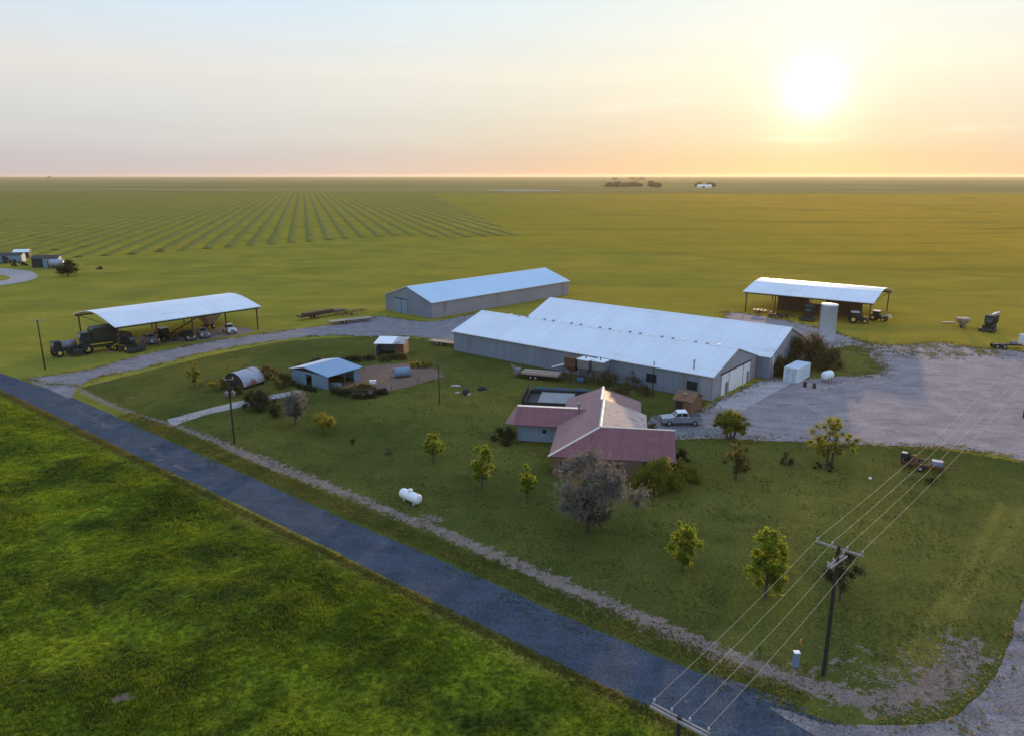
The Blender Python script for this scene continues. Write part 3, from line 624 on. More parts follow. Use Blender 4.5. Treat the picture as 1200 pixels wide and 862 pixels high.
MB().box((8.97,1.0,1.5),(.1,1.6,1.2)).build('window',M['glass'],house)
# swimming pool behind the house
pc=at(655,472); pool=thing('swimming_pool','small blue lined pool with a speckled leafy grey cover behind the house','pool',(pc[0],pc[1]),hA)
pm_=MB()
for (cx,cy,sx,sy) in ((0,3.6,10.6,.3),(-5.2,0,.3,7.0),(5.2,0,.3,7.0),(0,-3.6,10.6,.3)): pm_.box((cx,cy,.55),(sx,sy,1.1))
pm_.build('wall',M['dark_steel'],pool)
MB().box((-.4,.2,.72),(5.6,6.2,.14)).build('cover',M['pool_cover'],pool)
MB().box((0,0,.5),(10.0,6.8,.1)).build('floor',M['dark_steel'],pool)
dk=MB()
for k in range(3): dk.box((-3.2+k*3.3,3.85,.95),(2.9,.1,1.0))
dk.build('blue_screen',M['pool_blue'],pool)
MB().box((-5.55,0,.9),(.12,7.4,1.8)).build('fence_panel',M['dark_steel'],pool)
# ------------------------------------------------------------------ open machine sheds
def shed(label,fl,fr,W,ev,rg,post_n,roofm,posts_front):
    s=thing('open_shed',label,'shed',fl,heading(fl,fr)); L=math.dist(fl,fr)
    pf=[(0,ev),(W*.18,ev+(rg-ev)*.46),(W*.36,ev+(rg-ev)*.86),(W*.5,rg),(W*.64,ev+(rg-ev)*.9),(W*.82,ev+(rg-ev)*.52),(W,ev)]
    r=MB(); t=.16
    vs=[]
    for x in (0,L):
        for y,z in pf: vs.append((x,y,z))
        for y,z in reversed(pf): vs.append((x,y,z-t))
    n=len(pf)*2; k=len(pf)
    fs=[(i,n+i,n+i+1,i+1) for i in range(k-1)]+[(k+i,n+k+i,n+k+i+1,k+i+1) for i in range(k-1)]+[(0,2*k-1,n+2*k-1,n),(k-1,n+k-1,n+k,k)]
    fs+= [tuple(range(n-1,-1,-1)),tuple(range(n,2*n))]
    fs=[tuple(f) for f in fs]; r.add(vs,fs); o=r.build('roof',roofm,s)
    me=o.data; import bmesh; b=bmesh.new(); b.from_mesh(me); bmesh.ops.recalc_face_normals(b,faces=b.faces); b.to_mesh(me); b.free()
    MB().box((L/2,.5,ev-.35),(L-.4,.12,.36)).build('eave_beam',M['dark_steel'],s); MB().box((L/2,W-.5,ev-.35),(L-.4,.12,.36)).build('eave_beam',M['dark_steel'],s)
    for i in range(post_n):
        x=.8+(L-1.6)*i/(post_n-1)
        tr=MB(); tr.tube([(x,.6,ev-.3),(x,W/2,rg-.35),(x,W-.6,ev-.3)],.09,6); tr.tube([(x,.6,ev-.35),(x,W-.6,ev-.35)],.07,6); tr.build('truss',M['dark_steel'],s)
        for y in (.9,W-.9):
            MB().box((x,y,ev/2-.1),(.26,.26,ev-.2)).build('post',M['rust'],s)
    return s,L
f1,f2=at(134.5,383.5,5.6),at(306,359,5.6)
shL,LL=shed('open machine shed with pale arched roof sheltering harvesters and pickups beside the gravel drive',f1,f2,23.,5.6,7.5,5,M['roof_white'],0)
f3,f4=at(870.5,341.5,5.6),at(1024,355.5,5.6)
shR,LR=shed('open sided shed with white roof and brown back panels, behind the white silo',f3,f4,25.,5.6,7.7,5,M['roof_white'],0)
# brown panels closing part of the right hand shed
for a,b_,zt,zb in ((892,930,4.9,0),(930,962,2.6,0),(962,1006,4.9,0)):
    xa=loc2(shR,at(a,371))[0]; xb=loc2(shR,at(b_,375))[0]
    MB().box(((xa+xb)/2,9.5,(zt+zb)/2),(xb-xa-.05,.15,zt-zb)).build('back_panel',M['brown_panel'],shR)
M['roof_lav']=mat('pale_roof_sheet',(.58,.57,.6),.5,mott=.08,rib=('Y',1.0,.4)); M['roof_blue']=mat('blue_grey_roof_sheet',(.18,.31,.45),.45,mott=.08,rib=('X',1.0,.4),dirt=((.25,.3,.36),.8,.64))
# ------------------------------------------------------------------ little farm sheds
def lshed(name,label,cat,c,rz,L,W,h0,h1,wallm,roofm,open_side=True,z=0):
    s=thing(name,label,cat,c,rz)
    w=MB(); t=.1
    w.box((-L/2,0,h0/2),(t,W,h0)); w.box((L/2,0,h0/2),(t,W,h0)); w.box((0,W/2,h1/2),(L-.1,t,h1))
    if not open_side: w.box((0,-W/2,h0/2),(L-.1,t,h0))
    w.build('wall',wallm,s)
    return s
c=at(381,441); tin=thing('tin_shed','blue grey tin shed with shallow gabled roof and dark doorway beside the bare earth pen','shed',c,-30*D2R)
fr_l,fr_n,fr_r=at(343,447),at(385,456.5),at(421,443)
tin.location=(fr_l[0],fr_l[1],0); tin.rotation_euler=(0,0,heading(fr_l,fr_n)); Lt=math.dist(fr_l,fr_n); Wt=7.6
w=MB(); w.box((Lt*.2,0,1.2),(Lt*.4,.1,2.4)); w.box((Lt*.78,0,1.2),(Lt*.44,.1,2.4)); w.box((0,Wt/2,1.2),(.1,Wt,2.4)); w.box((Lt/2,Wt,1.2),(Lt,.1,2.4)); w.box((Lt,Wt*.9,1.2),(.1,Wt*.2,2.4)); w.box((Lt*.48,0,2.2),(Lt*.16,.1,.4))
w.build('wall',M['galv'],tin)
r=MB(); 
r.slab([(-.4,-.4,2.5),(Lt*.38,-.4,3.3),(Lt*.38,Wt+.4,3.3),(-.4,Wt+.4,2.5)],.08,0); r.slab([(Lt*.38+.004,-.4,3.3),(Lt+.5,-.4,2.45),(Lt+.5,Wt+.4,2.45),(Lt*.38+.004,Wt+.4,3.3)],.08,1)
r.build('roof',[M['roof_lav'],M['roof_blue']],tin)
for y in (.1,Wt*.5): MB().box((Lt,y,1.2),(.14,.14,2.4)).build('post',M['wood'],tin)
# lean-to
a,b_,c3=at(425,415.5),at(440.5,417.5),at(473,418)
lean=thing('lean_to_shed','open lean-to shed with streaked white and rust roof at the back of the earth pen','shed',b_,heading(b_,c3)); Ll=math.dist(b_,c3); Wl=5.0
w=MB(); w.box((0,Wl/2,1.3),(.1,Wl,2.6)); w.box((Ll/2,Wl,1.3),(Ll,.1,2.6)); w.build('wall',M['galv'],lean)
MB().box((Ll,Wl/2,1.25),(.1,Wl,2.5)).box((Ll-.9,0,1.25),(1.7,.1,2.5)).build('rusty_wall',M['rust'],lean)
MB().slab([(-.3,-.3,2.75),(Ll*.62,-.3,2.75),(Ll*.62,Wl+.3,3.1),(-.3,Wl+.3,3.1)],.08).build('roof',M['trim'],lean)
MB().slab([(Ll*.62+.01,-.3,2.74),(Ll+.3,-.3,2.7),(Ll+.3,Wl+.3,3.0),(Ll*.62+.01,Wl+.3,3.08)],.08).build('rusty_roof',M['galv_rust'],lean)
# barrel-roofed hut
c=at(287,451); hut=thing('arched_hut','small arched corrugated hut with shiny rust streaked roof among bushes','hut',c,62*D2R+math.pi)
h=MB(); n=14; Lh=4.8; Rh=2.4
vs=[]; 
for x in (-Lh/2,Lh/2):
    for k in range(n+1):
        t=math.pi*k/n; vs.append((x,Rh*math.cos(t),.5+2.3*math.sin(t)))
h.add(vs,[(k,k+1,n+2+k,n+1+k) for k in range(n)],0,True); h.build('roof',M['galv_rust'],hut)
for x,sg in ((-Lh/2+.1,-1),(Lh/2-.1,1)):
    e_=MB().add([(x,Rh*.97*math.cos(math.pi*k/n),.5+2.2*math.sin(math.pi*k/n)) for k in range(n+1)]+[(x,-Rh*.97,0),(x,Rh*.97,0)],[tuple(range(n+3))]); e_.build('end_wall',M['dark_steel'],hut)
MB().box((-Lh/2+.05,.5,1.0),(.06,1.1,2.0)).build('door',M['blue'],hut)
# wooden shed beside the warehouse
a,b_,c3=at(789,483),at(807,486.5),at(819,476)
ws=thing('wooden_shed','small brown wooden shed with pitched roof by the warehouse corner','shed',a,heading(a,b_)); Lw=math.dist(a,b_); 
gable(ws,Lw+.3,4.2,2.2,3.1,M['wood'],M['wood'],.25,cap=False)
MB().box((Lw*.35,-.04,1.0),(1.1,.07,2.0)).build('door',M['pole_wood'],ws)
MB().box((Lw*.5,1.2,3.0),(.5,.4,.2)).build('roof_patch',M['plank'],ws)
# ------------------------------------------------------------------ silo, container, tanks
M['silo']=mat('silo_sheet',(.52,.55,.6),.4,.1,mott=.06,rib=('Z',1.2,.3),dirt=((.38,.4,.42),.6,.6,(1,1,.2)))
c=at(968,399); silo=thing('silo','tall white cylindrical silo standing among bushes','silo',c)
MB().lathe([(1.75,0),(1.75,7.9),(1.8,7.92),(1.8,8.1)],n=36).build('shell',M['silo'],silo)
MB().lathe([(1.82,8.1),(1.82,8.2),(.4,8.3)],n=36).build('roof',M['trim'],silo)
ld=MB()
for y in (-.22,.22): ld.tube([(-1.95,y,.3),(-1.95,y,8.5)],.03,6)
for k in range(26): ld.tube([(-1.95,-.22,.5+k*.3),(-1.95,.22,.5+k*.3)],.02,5)
ld.build('ladder',M['grey_steel'],silo)
a,b_,c3=at(917,447.5),at(934,449.3),at(950.3,440)
cont=thing('shipping_container','pale blue white shipping container on the gravel yard by the bushes','container',b_,heading(b_,c3))
Lq=6.06; Wq=2.44
MB().box((Lq/2,Wq/2,1.38),(Lq,Wq,2.45)).build('box',M['container'],cont)
fr=MB()
for x in (0,Lq):
    for y in (0,Wq): fr.box((x,y,1.38),(.16,.16,2.6))
for z in (.12,2.64):
    for y in (0,Wq): fr.box((Lq/2,y,z),(Lq-.17,.13,.13))
    for x in (0,Lq): fr.box((x,Wq/2,z),(.13,Wq-.17,.13))
fr.build('frame',M['tank_white'],cont)
for y in (.64,1.8): 
    d=MB().box((-.05,y,1.38),(.06,1.1,2.3)).build('door',M['container'],cont); MB().tube([(-.11,y-.15,.3),(-.11,y-.15,2.5)],.025,6).tube([(-.11,y+.2,.3),(-.11,y+.2,2.5)],.025,6).build('locking_bar',M['grey_steel'],d)
def tank(name,label,c,rz,r,L,legs,zc,extra=True):
    t=thing(name,label,'tank',c,rz)
    pr=[]
    for k in range(7): a=math.pi/2*k/6; pr.append((max(.02,r*math.sin(a)),-L/2-r*.55*math.cos(a)))
    for k in range(7): a=math.pi/2*(1-k/6); pr.append((max(.02,r*math.sin(a)),L/2+r*.55*math.cos(a)))
    MB().lathe(pr,(0,0,zc),'x',26).build('shell',M['tank_white'],t)
    if extra: MB().lathe([(.28,zc+r-.06),(.28,zc+r+.22),(.2,zc+r+.3)],n=14).build('dome_lid',M['tank_white'],t)
    for x in (-L*.32,L*.32):
        if legs=='saddle': MB().box((x,0,(zc-r*.8)/2+.02),(.25,r*1.3,zc-r*.8+.1)).build('saddle',M['conc_block'],t)
        else:
            for y in (-r*.7,r*.7): MB().tube([(x,y*1.15,0),(x,y*.9,zc-r*.4)],.05,6).build('leg',M['dark_steel'],t)
    return t
a,b_=at(471,585),at(491,594)
tank('propane_tank','white propane tank lying on the lawn beside the bare dirt strip',((a[0]+b_[0])/2,(a[1]+b_[1])/2+.3),heading(a,b_),.56,2.6,'saddle',.78)
tank('fuel_tank','small white fuel tank raised on legs beside the shipping container',at(969,447.5),35*D2R,.75,1.6,'leg',1.35,False)
for i,(px,py) in enumerate(((943,453),(954,454.5))):
    b=thing('oil_drum',('dark oil drum standing closest to the shipping container','dark oil drum between the fuel tank and its twin drum')[i],'drum',at(px,py),0,'oil drums by the container')
    MB().lathe([(.3,0),(.31,.05),(.3,.1),(.3,.44),(.315,.46),(.3,.48),(.3,.84),(.31,.88),(.28,.9)],n=18).build('shell',M['rust'] if i else M['dark_steel'],b)
    MB().lathe([(.05,.9),(.05,.95)],(.15,.1,0),n=8).build('bung',M['grey_steel'],b)
for i,(px,py,l) in enumerate(((966,458,'pale concrete block under the fuel tank, the lower one'),(974,456,'pale concrete block under the fuel tank, the one nearer the gravel pile'))):
    o=MB().box((0,0,.3),(.9,.5,.6),tx=.96,ty=.94).box((0,0,.63),(.3,.2,.06)).build('concrete_block',M['conc_block'],None,(*at(px,py),.01),.4+i); tag(o,l,'block','concrete blocks by the fuel tank')
ac=thing('wall_cabinet','small white metal cabinet on the wall between the two warehouses','cabinet',(0,0)); q=at(898,440); ac.location=(q[0],q[1],0); ac.rotation_euler=(0,0,whA.rotation_euler.z)
MB().box((0,0,1.5),(.8,1.3,1.2)).build('box',M['tank_white'],ac); MB().box((0,0,.45),(.5,.9,.9)).build('stand',M['grey_steel'],ac)
# gravel pile
gp=at(1000,449); V=[];Fc=[]
nn_=26
for j in range(9):
    for i in range(nn_):
        t=2*math.pi*i/nn_; rr=j/8; h_=1.25*(1-rr)**1.2
        V.append((gp[0]+rr*(3.6+.5*math.sin(3*t))*math.cos(t),gp[1]+rr*(2.4+.4*math.cos(2*t))*math.sin(t),h_+.12*random.random()*(1-rr) if j<8 else -.02))
for j in range(8):
    for i in range(nn_): Fc.append((j*nn_+i,(j+1)*nn_+i,(j+1)*nn_+(i+1)%nn_,j*nn_+(i+1)%nn_))
o=MB().add(V,Fc,0,True).build('gravel_pile',M['gravel']); tag(o,'low pile of brown gravel beside the small white fuel tank','gravel pile')
# ------------------------------------------------------------------ wheels and vehicles
def wheel(parent,c,r,w,rim='rim_grey',nm='wheel'):
    p=MB().lathe([(r*.62,-w/2),(r*.9,-w/2),(r,-w*.32),(r,w*.32),(r*.9,w/2),(r*.62,w/2)],c,'y',22).build(nm,M['tyre'],parent)
    MB().lathe([(r*.2,-w/2-.03),(r*.64,-w*.46),(r*.64,w*.46),(r*.2,w/2+.03)],c,'y',18).build('rim',M[rim],p)
    return p
def pickup(label,xy,rz,paint,cat='pickup truck',name='pickup_truck',roofm=None,group=None):
    t=thing(name,label,cat,xy,rz,group)
    b=MB(); prof=[(-2.9,.55),(2.85,.5),(2.92,.8),(2.85,1.08),(1.35,1.2),(1.15,1.25),(-.85,1.25),(-2.88,1.28),(-2.92,.9)]
    b.prism(prof,-.96,.96)
    b.build('body',M[paint],t)
    cb=MB(); cb.prism([(1.25,1.24),(.62,1.82),(-.75,1.86),(-.98,1.25)],-.8,.8); cb.build('cab',M[roofm or paint],t)
    MB().slab([(1.215,-.72,1.335),(1.215,.72,1.335),(.69,.68,1.80),(.69,-.68,1.80)],.01).build('windscreen',M['glass'],t)
    for s in (-1,1):
        MB().prism([(1.02,1.3),(.6,1.74),(.1,1.76),(.1,1.3)],s*.805-.006,s*.805+.006).build('window',M['glass'],t)
        MB().prism([(.02,1.3),(.02,1.76),(-.72,1.77),(-.86,1.3)],s*.805-.006,s*.805+.006).build('window',M['glass'],t)
        MB().box((2.86,s*.7,.92),(.1,.36,.2)).build('headlight',M['lamp_white'],t); MB().box((-2.91,s*.85,1.02),(.06,.14,.36)).build('tail_light',M['lamp_red'],t)
        MB().box((.95,s*1.05,1.32),(.12,.2,.16)).build('mirror',M['dark_steel'],t)
        for x in (1.85,-1.85): wheel(t,(x,s*.86,.4),.4,.27)
    MB().box((-1.95,0,1.285),(1.75,1.6,.03)).build('bed',M['dark_steel'],t)
    t.scale=(1.02,1,1.14); MB().box((2.93,0,.6),(.14,1.8,.22)).build('bumper',M['grey_steel'],t); MB().box((2.89,0,.88),(.06,.95,.26)).build('grille',M['dark_steel'],t)
    return t
pickup('silver pickup truck with white cab roof parked between the house and the round tree',at(797.5,497),180*D2R,'car_silver',roofm='car_white')
hL=shL.rotation_euler.z
pickup('pickup truck with pale bonnet parked in the middle bay of the long open shed',at(238,394.5),hL-1.85,'car_silver')
pickup('white pickup truck under the open shed at the end by the tan hopper cart',at(269,390),hL-1.8,'car_white')
pickup('dusty white pickup truck parked under the open shed beside the harvesters',at(176,402),hL-1.6,'car_silver')
pickup('dark pickup truck under the long open shed beside the pickup with pale bonnet',at(221,397.5),hL-1.8,'dark_steel')
def tractor(label,xy,rz,s=1.,paint='green',group=None):
    t=thing('tractor',label,'tractor',xy,rz,group)
    MB().prism([(.3*s,.8*s),(2.3*s,.85*s),(2.35*s,1.45*s),(.3*s,1.7*s)],-.42*s,.42*s).build('hood',M[paint],t)
    MB().box((0,0,.85*s),(3.2*s,.5*s,.5*s)).build('chassis',M['dark_steel'],t)
    c=MB().prism([(-1.25*s,1.2*s),(.45*s,1.2*s),(.35*s,2.6*s),(-1.15*s,2.6*s)],-.75*s,.75*s).build('cab',M['glass'],t)
    MB().box((-.4*s,0,2.68*s),(1.8*s,1.7*s,.16*s)).build('cab_roof',M['tank_white'],c)
    for y in (-1,1):
        wheel(t,(-.85*s,y*1.05*s,.95*s),.95*s,.5*s,'rim_yellow','rear_wheel'); wheel(t,(1.75*s,y*.85*s,.62*s),.62*s,.36*s,'rim_yellow','front_wheel')
        MB().box((-.85*s,y*1.05*s,1.98*s),(1.2*s,.55*s,.1*s)).build('fender',M[paint],t)
    MB().tube([(1.3*s,.3*s,1.5*s),(1.3*s,.3*s,2.7*s)],.06*s,8).build('exhaust',M['dark_steel'],t)
    return t
def harvester(label,xy,rz,s=1.,paint='green',basket='dgreen',duct=True,spout=False,stripe=True,rim='rim_yellow'):
    t=thing('harvester',label,'harvester',xy,rz)
    MB().prism([(-3.4*s,1.0*s),(2.2*s,1.0*s),(2.2*s,1.9*s),(1.0*s,2.2*s),(-3.4*s,2.3*s)],-1.2*s,1.2*s).build('body',M[paint],t)
    b=MB().prism([(-3.6*s,2.32*s),(.6*s,2.32*s),(.7*s,4.3*s),(.3*s,4.7*s),(-3.3*s,4.7*s),(-3.7*s,4.3*s)],-1.5*s,1.5*s).build('basket',M[basket],t)
    r=MB()
    for k in range(6):
        x=-3.5*s+k*.8*s
        for y in (-1.53*s,1.53*s): r.box((x,y,3.4*s),(.08*s,.06*s,2.2*s))
    r.build('basket_rib',M['dark_steel'],b)
    c=MB().prism([(1.05*s,2.2*s),(2.5*s,2.2*s),(2.7*s,3.0*s),(2.4*s,3.75*s),(1.05*s,3.75*s)],-.85*s,.85*s).build('cab',M['glass'],t)
    MB().box((1.75*s,0,3.85*s),(1.6*s,1.9*s,.16*s)).build('cab_roof',M[paint],c)
    MB().box((3.4*s,0,.75*s),(1.3*s,4.6*s,.7*s)).build('header',M['dark_steel'],t)
    for k in range(5):
        y=(-1.8+.9*k)*s; MB().add([(3.9*s,y-.3*s,.35*s),(3.9*s,y+.3*s,.35*s),(3.9*s,y+.3*s,1.1*s),(3.9*s,y-.3*s,1.1*s),(5.0*s,y,.2*s)],[(0,1,2,3),(1,0,4),(2,1,4),(3,2,4),(0,3,4)]).build('row_point',M[paint],t)
    if stripe:
        for y in (-1.22*s,1.22*s): MB().box((-.6*s,y,1.65*s),(5.0*s,.05*s,.22*s)).build('stripe',M['yellow'],t)
        MB().tube([(-3.3*s,-1.6*s,.9*s),(-1.0*s,-1.7*s,2.2*s)],.14*s,6).build('ladder_rail',M['yellow'],t)
    if spout: MB().tube([(-2.4*s,0,4.5*s),(-4.2*s,.6*s,5.0*s),(-5.4*s,1.0*s,5.1*s)],[.35*s,.3*s,.28*s],8).build('spout',M['tank_white'],t)
    for y in (-1,1):
        wheel(t,(1.7*s,y*1.35*s,.95*s),.95*s,.6*s,rim,'front_wheel'); wheel(t,(-2.6*s,y*1.2*s,.65*s),.65*s,.42*s,rim,'rear_wheel')
    return t
harvester('dark green cotton harvester with tall basket at the road end of the long open shed',at(113,412),hL+math.pi-.1,1.12)
def sprayer(label,xy,rz):
    t=thing('spray_rig',label,'spray rig',xy,rz)
    MB().box((0,0,1.3),(5.4,1.6,.5)).build('frame',M['dark_steel'],t)
    MB().lathe([(.3,-1.6),(.8,-1.4),(.85,0),(.8,1.4),(.3,1.6)],(-.6,0,2.2),'x',20).build('tank',M['grey_steel'],t)
    c=MB().prism([(1.2,1.5),(2.5,1.5),(2.6,2.3),(2.3,3.1),(1.2,3.1)],-.75,.75).build('cab',M['glass'],t); MB().box((1.8,0,3.18),(1.5,1.7,.14)).build('cab_roof',M['dgreen'],c)
    for x in (-1.8,1.7):
        for y in (-1.1,1.1): wheel(t,(x,y,.8),.8,.4,'rim_yellow')
    for y in (-1,1): MB().box((-2.6,y*2.2,1.3),(.3,2.8,.6)).build('boom',M['dark_steel'],t)
    MB().box((0,-1.15,1.5),(3.8,.06,.16)).build('stripe',M['yellow'],t)
    return t
sprayer('spray rig with a blue topped tank parked before the cotton harvester, behind the roadside pole',at(78,416),hL+math.pi+.1)
harvester('smaller green harvester under the open shed, between the tall harvester and the pickups',at(149,411),hL-1.3,.82,'green','dgreen',stripe=True)
def plough(name,label,xy,rz,L=5.,W=3.,m='dark_steel',n=7,disc=True,group=None,seat=False):
    t=thing(name,label,'farm implement',xy,rz,group)
    f=MB(); f.box((0,W/2-.1,.9),(L,.16,.16)).box((0,-W/2+.1,.9),(L,.16,.16))
    for k in range(4): f.box((-L/2+.1+k*(L-.2)/3,0,.88),(.14,W-.22,.14))
    f.tube([(L/2,W/2-.1,.9),(L/2+1.8,0,.7)],.07,6).tube([(L/2,-W/2+.1,.9),(L/2+1.8,0,.7)],.07,6)
    f.build('frame',M[m],t)
    for k in range(n):
        x=-L/2+.2+k*(L-.4)/(n-1)
        if disc: MB().lathe([(.02,-.02),(.38,.04),(.4,.06),(.02,.02)],(x,(-1)**k*W*.25,.42),'y',16).build('disc',M['rust'],t)
        else: MB().tube([(x,(-1)**k*W*.25,.85),(x-.25,(-1)**k*W*.25,.45),(x,(-1)**k*W*.25,.02)],.045,6).build('tine',M['rust'],t)
    for y in (-1,1): wheel(t,(-.2,y*(W/2+.15),.4),.4,.22)
    if seat:
        MB().tube([(-L/2+.4,0,.9),(-L/2+.2,0,1.7)],.05,6).build('seat_post',M['rust'],t); MB().lathe([(.05,0),(.3,.06),(.34,.16)],(-L/2+.2,0,1.7),'z',14).build('seat',M['galv'],t)
    return t
plough('disc_plough','black disc plough with raised boom under the open shed, before its central posts',at(203,397),hL+.15,5.4,2.6)
t_=tractor('dark tractor parked nose out under the open shed, beside the disc plough',at(193,399),hL-1.5,1.1)
au=thing('grain_auger','long dark grain auger slanting up under the roof of the long open shed','auger',at(212,394),hL+.1)
MB().tube([(-3.5,0,.6),(4.2,0,3.6)],.16,8).build('tube',M['dark_steel'],au)
MB().tube([(0,-.9,.4),(.6,0,2.1),(0,.9,.4)],.05,6).build('stand',M['rust'],au)
for y in (-1,1): wheel(au,(0,y*.95,.35),.35,.2)
def hopper_cart(label,xy,rz,s=1.):
    t=thing('hopper_cart',label,'hopper cart',xy,rz)
    h=MB(); 
    a=[(-.7,-.6,1.0),(.7,-.6,1.0),(.7,.6,1.0),(-.7,.6,1.0)]; b=[(-2.2,-1.6,3.0),(2.2,-1.6,3.0),(2.2,1.6,3.0),(-2.2,1.6,3.0)]; c=[(x,y,z+.9) for x,y,z in b]
    P=[(x*s,y*s,z*s) for x,y,z in a+b+c]
    h.add(P,[(3,2,1,0)]+[(i,(i+1)%4,4+(i+1)%4,4+i) for i in range(4)]+[(4+i,4+(i+1)%4,8+(i+1)%4,8+i) for i in range(4)]+[(8,9,10,11)])
    h.build('hopper',M['tan'],t)
    MB().box((0,0,.85*s),(3.4*s,1.2*s,.2*s)).tube([(1.7*s,0,.85*s),(3.4*s,0,.6*s)],.07*s,6).build('frame',M['rust'],t)
    for y in (-1,1): wheel(t,(0,y*1.1*s,.6*s),.6*s,.4*s)
    MB().tube([(.5*s,1.3*s,1.3*s),(1.6*s,2.1*s,3.9*s)],.16*s,8).build('auger',M['grey_steel'],t)
    return t
hopper_cart('tan hopper cart with flared bin behind the pickups under the long open shed',at(246,385),hL+.3,1.05)
def trailer(name,label,xy,rz,L,W,deckm,frame='dark_steel',load=None,group=None,h=.85):
    t=thing(name,label,'trailer',xy,rz,group)
    MB().box((0,0,h),(L,W,.12)).build('deck',M[deckm],t)
    f=MB()
    for y in (-W*.3,W*.3): f.box((0,y,h-.2),(L*.98,.14,.24))
    f.tube([(L/2,W*.3,h-.2),(L/2+1.5,0,h-.3)],.07,6).tube([(L/2,-W*.3,h-.2),(L/2+1.5,0,h-.3)],.07,6).tube([(L/2+1.45,0,h-.3),(L/2+1.45,0,.05)],.05,6)
    f.build('frame',M[frame],t)
    for x in (-L*.18,-L*.18+.95):
        for y in (-1,1): wheel(t,(x,y*(W/2-.12),.38),.38,.24)
    return t
hC=barn.rotation_euler.z
t=trailer('flatbed_trailer','long dark flatbed trailer on the grass by the far barn, farther from its doors',at(377,371.5),hC+.05,14,2.4,'dark_steel',h=1.15)
MB().box((-1,0,1.5),(9,1.6,.55)).build('side_rack',M['rust'],t)
trailer('flatbed_trailer','pale decked flatbed trailer parked on the grass edge close to the far barn',at(411,378),hC-.25,11,2.4,'plank')
plough('tine_harrow','low rusty tine harrow on the grass behind the pale decked trailer',at(410,369),hC,8,2.2,'rust',8,False)
trailer('flatbed_trailer','short pale trailer showing past the blank end of the near warehouse',at(521,404.5),whA.rotation_euler.z+.2,7,2.2,'plank')
t=trailer('plank_trailer','dark trailer loaded with two rows of tan planks beside the warehouse wall',at(633,443.5),-.33,8.2,2.5,'dark_steel')
for y in (-.75,.7): MB().box((.2,y,1.12),(7.0,.95,.4)).build('plank_stack',M['plank'],t)
MB().box((-4.4,.2,1.0),(1.1,1.3,1.0)).tube([(-4.9,0,1.3),(-5.8,.5,2.1)],.12,7).tube([(-4.6,.4,1.4),(-5.5,1.0,1.9)],.1,7).build('winch_gear',M['grey_steel'],t)
# hopper bins against the warehouse
hb_=heading(lA,nA)
for i,px in enumerate((671,686,703)):
    lab=('first hopper bin at the warehouse wall, dark and rusty, beside the plank trailer','grey hopper bin on legs, middle one of the row at the warehouse wall','grey hopper bin on legs at the warehouse wall, last one toward the utility pole')[i]
    q=at(px,445+i*2.3); b=thing('feed_bin',lab,'bin',q,hb_,'hopper bins at the warehouse wall')
    a_=[(-.35,-.35,1.5),(.35,-.35,1.5),(.35,.35,1.5),(-.35,.35,1.5)]; t_=[(-1.15,-1.1,2.7),(1.15,-1.1,2.7),(1.15,1.1,2.7),(-1.15,1.1,2.7)]; u_=[(x,y,4.2) for x,y,z in t_]
    mb=MB().add(a_+t_+u_,[(3,2,1,0)]+[(k,(k+1)%4,4+(k+1)%4,4+k) for k in range(4)]+[(4+k,4+(k+1)%4,8+(k+1)%4,8+k) for k in range(4)]+[(8,9,10,11)])
    mb.build('hopper',M['rust'] if i==0 else M['grey_steel'],b)
    MB().box((0,0,4.28),(2.5,2.4,.14)).build('lid',M['trim'] if i else M['rust'],b)
    for x in (-1,1):
        for y in (-1,1): MB().box((x*1.05,y*1.0,1.35),(.12,.12,2.7)).build('leg',M['rust'],b)
    if i: MB().tube([(0,0,4.3),(0,0,4.9)],.12,8).build('vent',M['blue'],b)
bb=thing('barrel','blue plastic barrel lying under the hopper bins','barrel',at(681,448),hb_)
MB().lathe([(.3,-.7),(.5,-.66),(.52,0),(.5,.66),(.3,.7)],(0,0,.5),'x',18).build('shell',M['blue'],bb); MB().box((0,0,.07),(1.2,.9,.14)).build('cradle',M['rust'],bb)
ch=thing('conveyor','pale conveyor chute leaning on the warehouse wall beside the hopper bins','conveyor',at(655,437),hb_)
MB().tube([(-1.6,0,.9),(1.4,.2,2.0)],.16,8).build('chute',M['trim'],ch); 
for x in (-1.2,.9): MB().tube([(x,-.3,0),(x,0,1.1+(x+1.2)*.3)],.05,6).build('leg',M['rust'],ch)
# pen furniture
q=at(471,441); cu=thing('culvert_pipe','blue grey steel culvert pipe lying in the bare earth pen','pipe',q,.35)
n=20; R0=.85; vs=[]
for x in (-1.5,1.5):
    for r_ in (R0,R0-.07):
        for k in range(n): vs.append((x,r_*math.cos(2*math.pi*k/n),R0+r_*math.sin(2*math.pi*k/n)))
fs=[]
for k in range(n):
    k2=(k+1)%n; fs+= [(k,k2,2*n+k2,2*n+k),(n+k2,n+k,3*n+k,3*n+k2),(k2,k,n+k,n+k2),(2*n+k,2*n+k2,3*n+k2,3*n+k)]
tag(cu); MB().add(vs,fs,0,True).build('shell',M['galv'],cu)
for x in (-.8,.8): MB().box((x,0,.06),(.2,1.3,.14)).build('chock',M['wood'],cu)
bk=thing('trough','small white water trough at the edge of the earth pen','trough',at(437,449.5),.2)
MB().box((0,0,.35),(1.1,.6,.6),tx=1.1,ty=1.15).build('basin',M['tank_white'],bk); MB().box((0,0,.03),(1.0,.5,.06)).build('foot',M['wood'],bk)
bt=thing('bathtub_trough','blue water trough under the open end of the tin shed','trough',at(393,453.5),-.35)
MB().box((0,0,.4),(1.9,.9,.7),tx=1.08,ty=1.1).build('basin',M['galv'],bt); MB().box((0,0,.03),(1.5,.7,.06)).build('foot',M['wood'],bt)
fpts=[(402,462),(437,463),(459,459),(490,450),(522,441),(512,432),(496,424)]
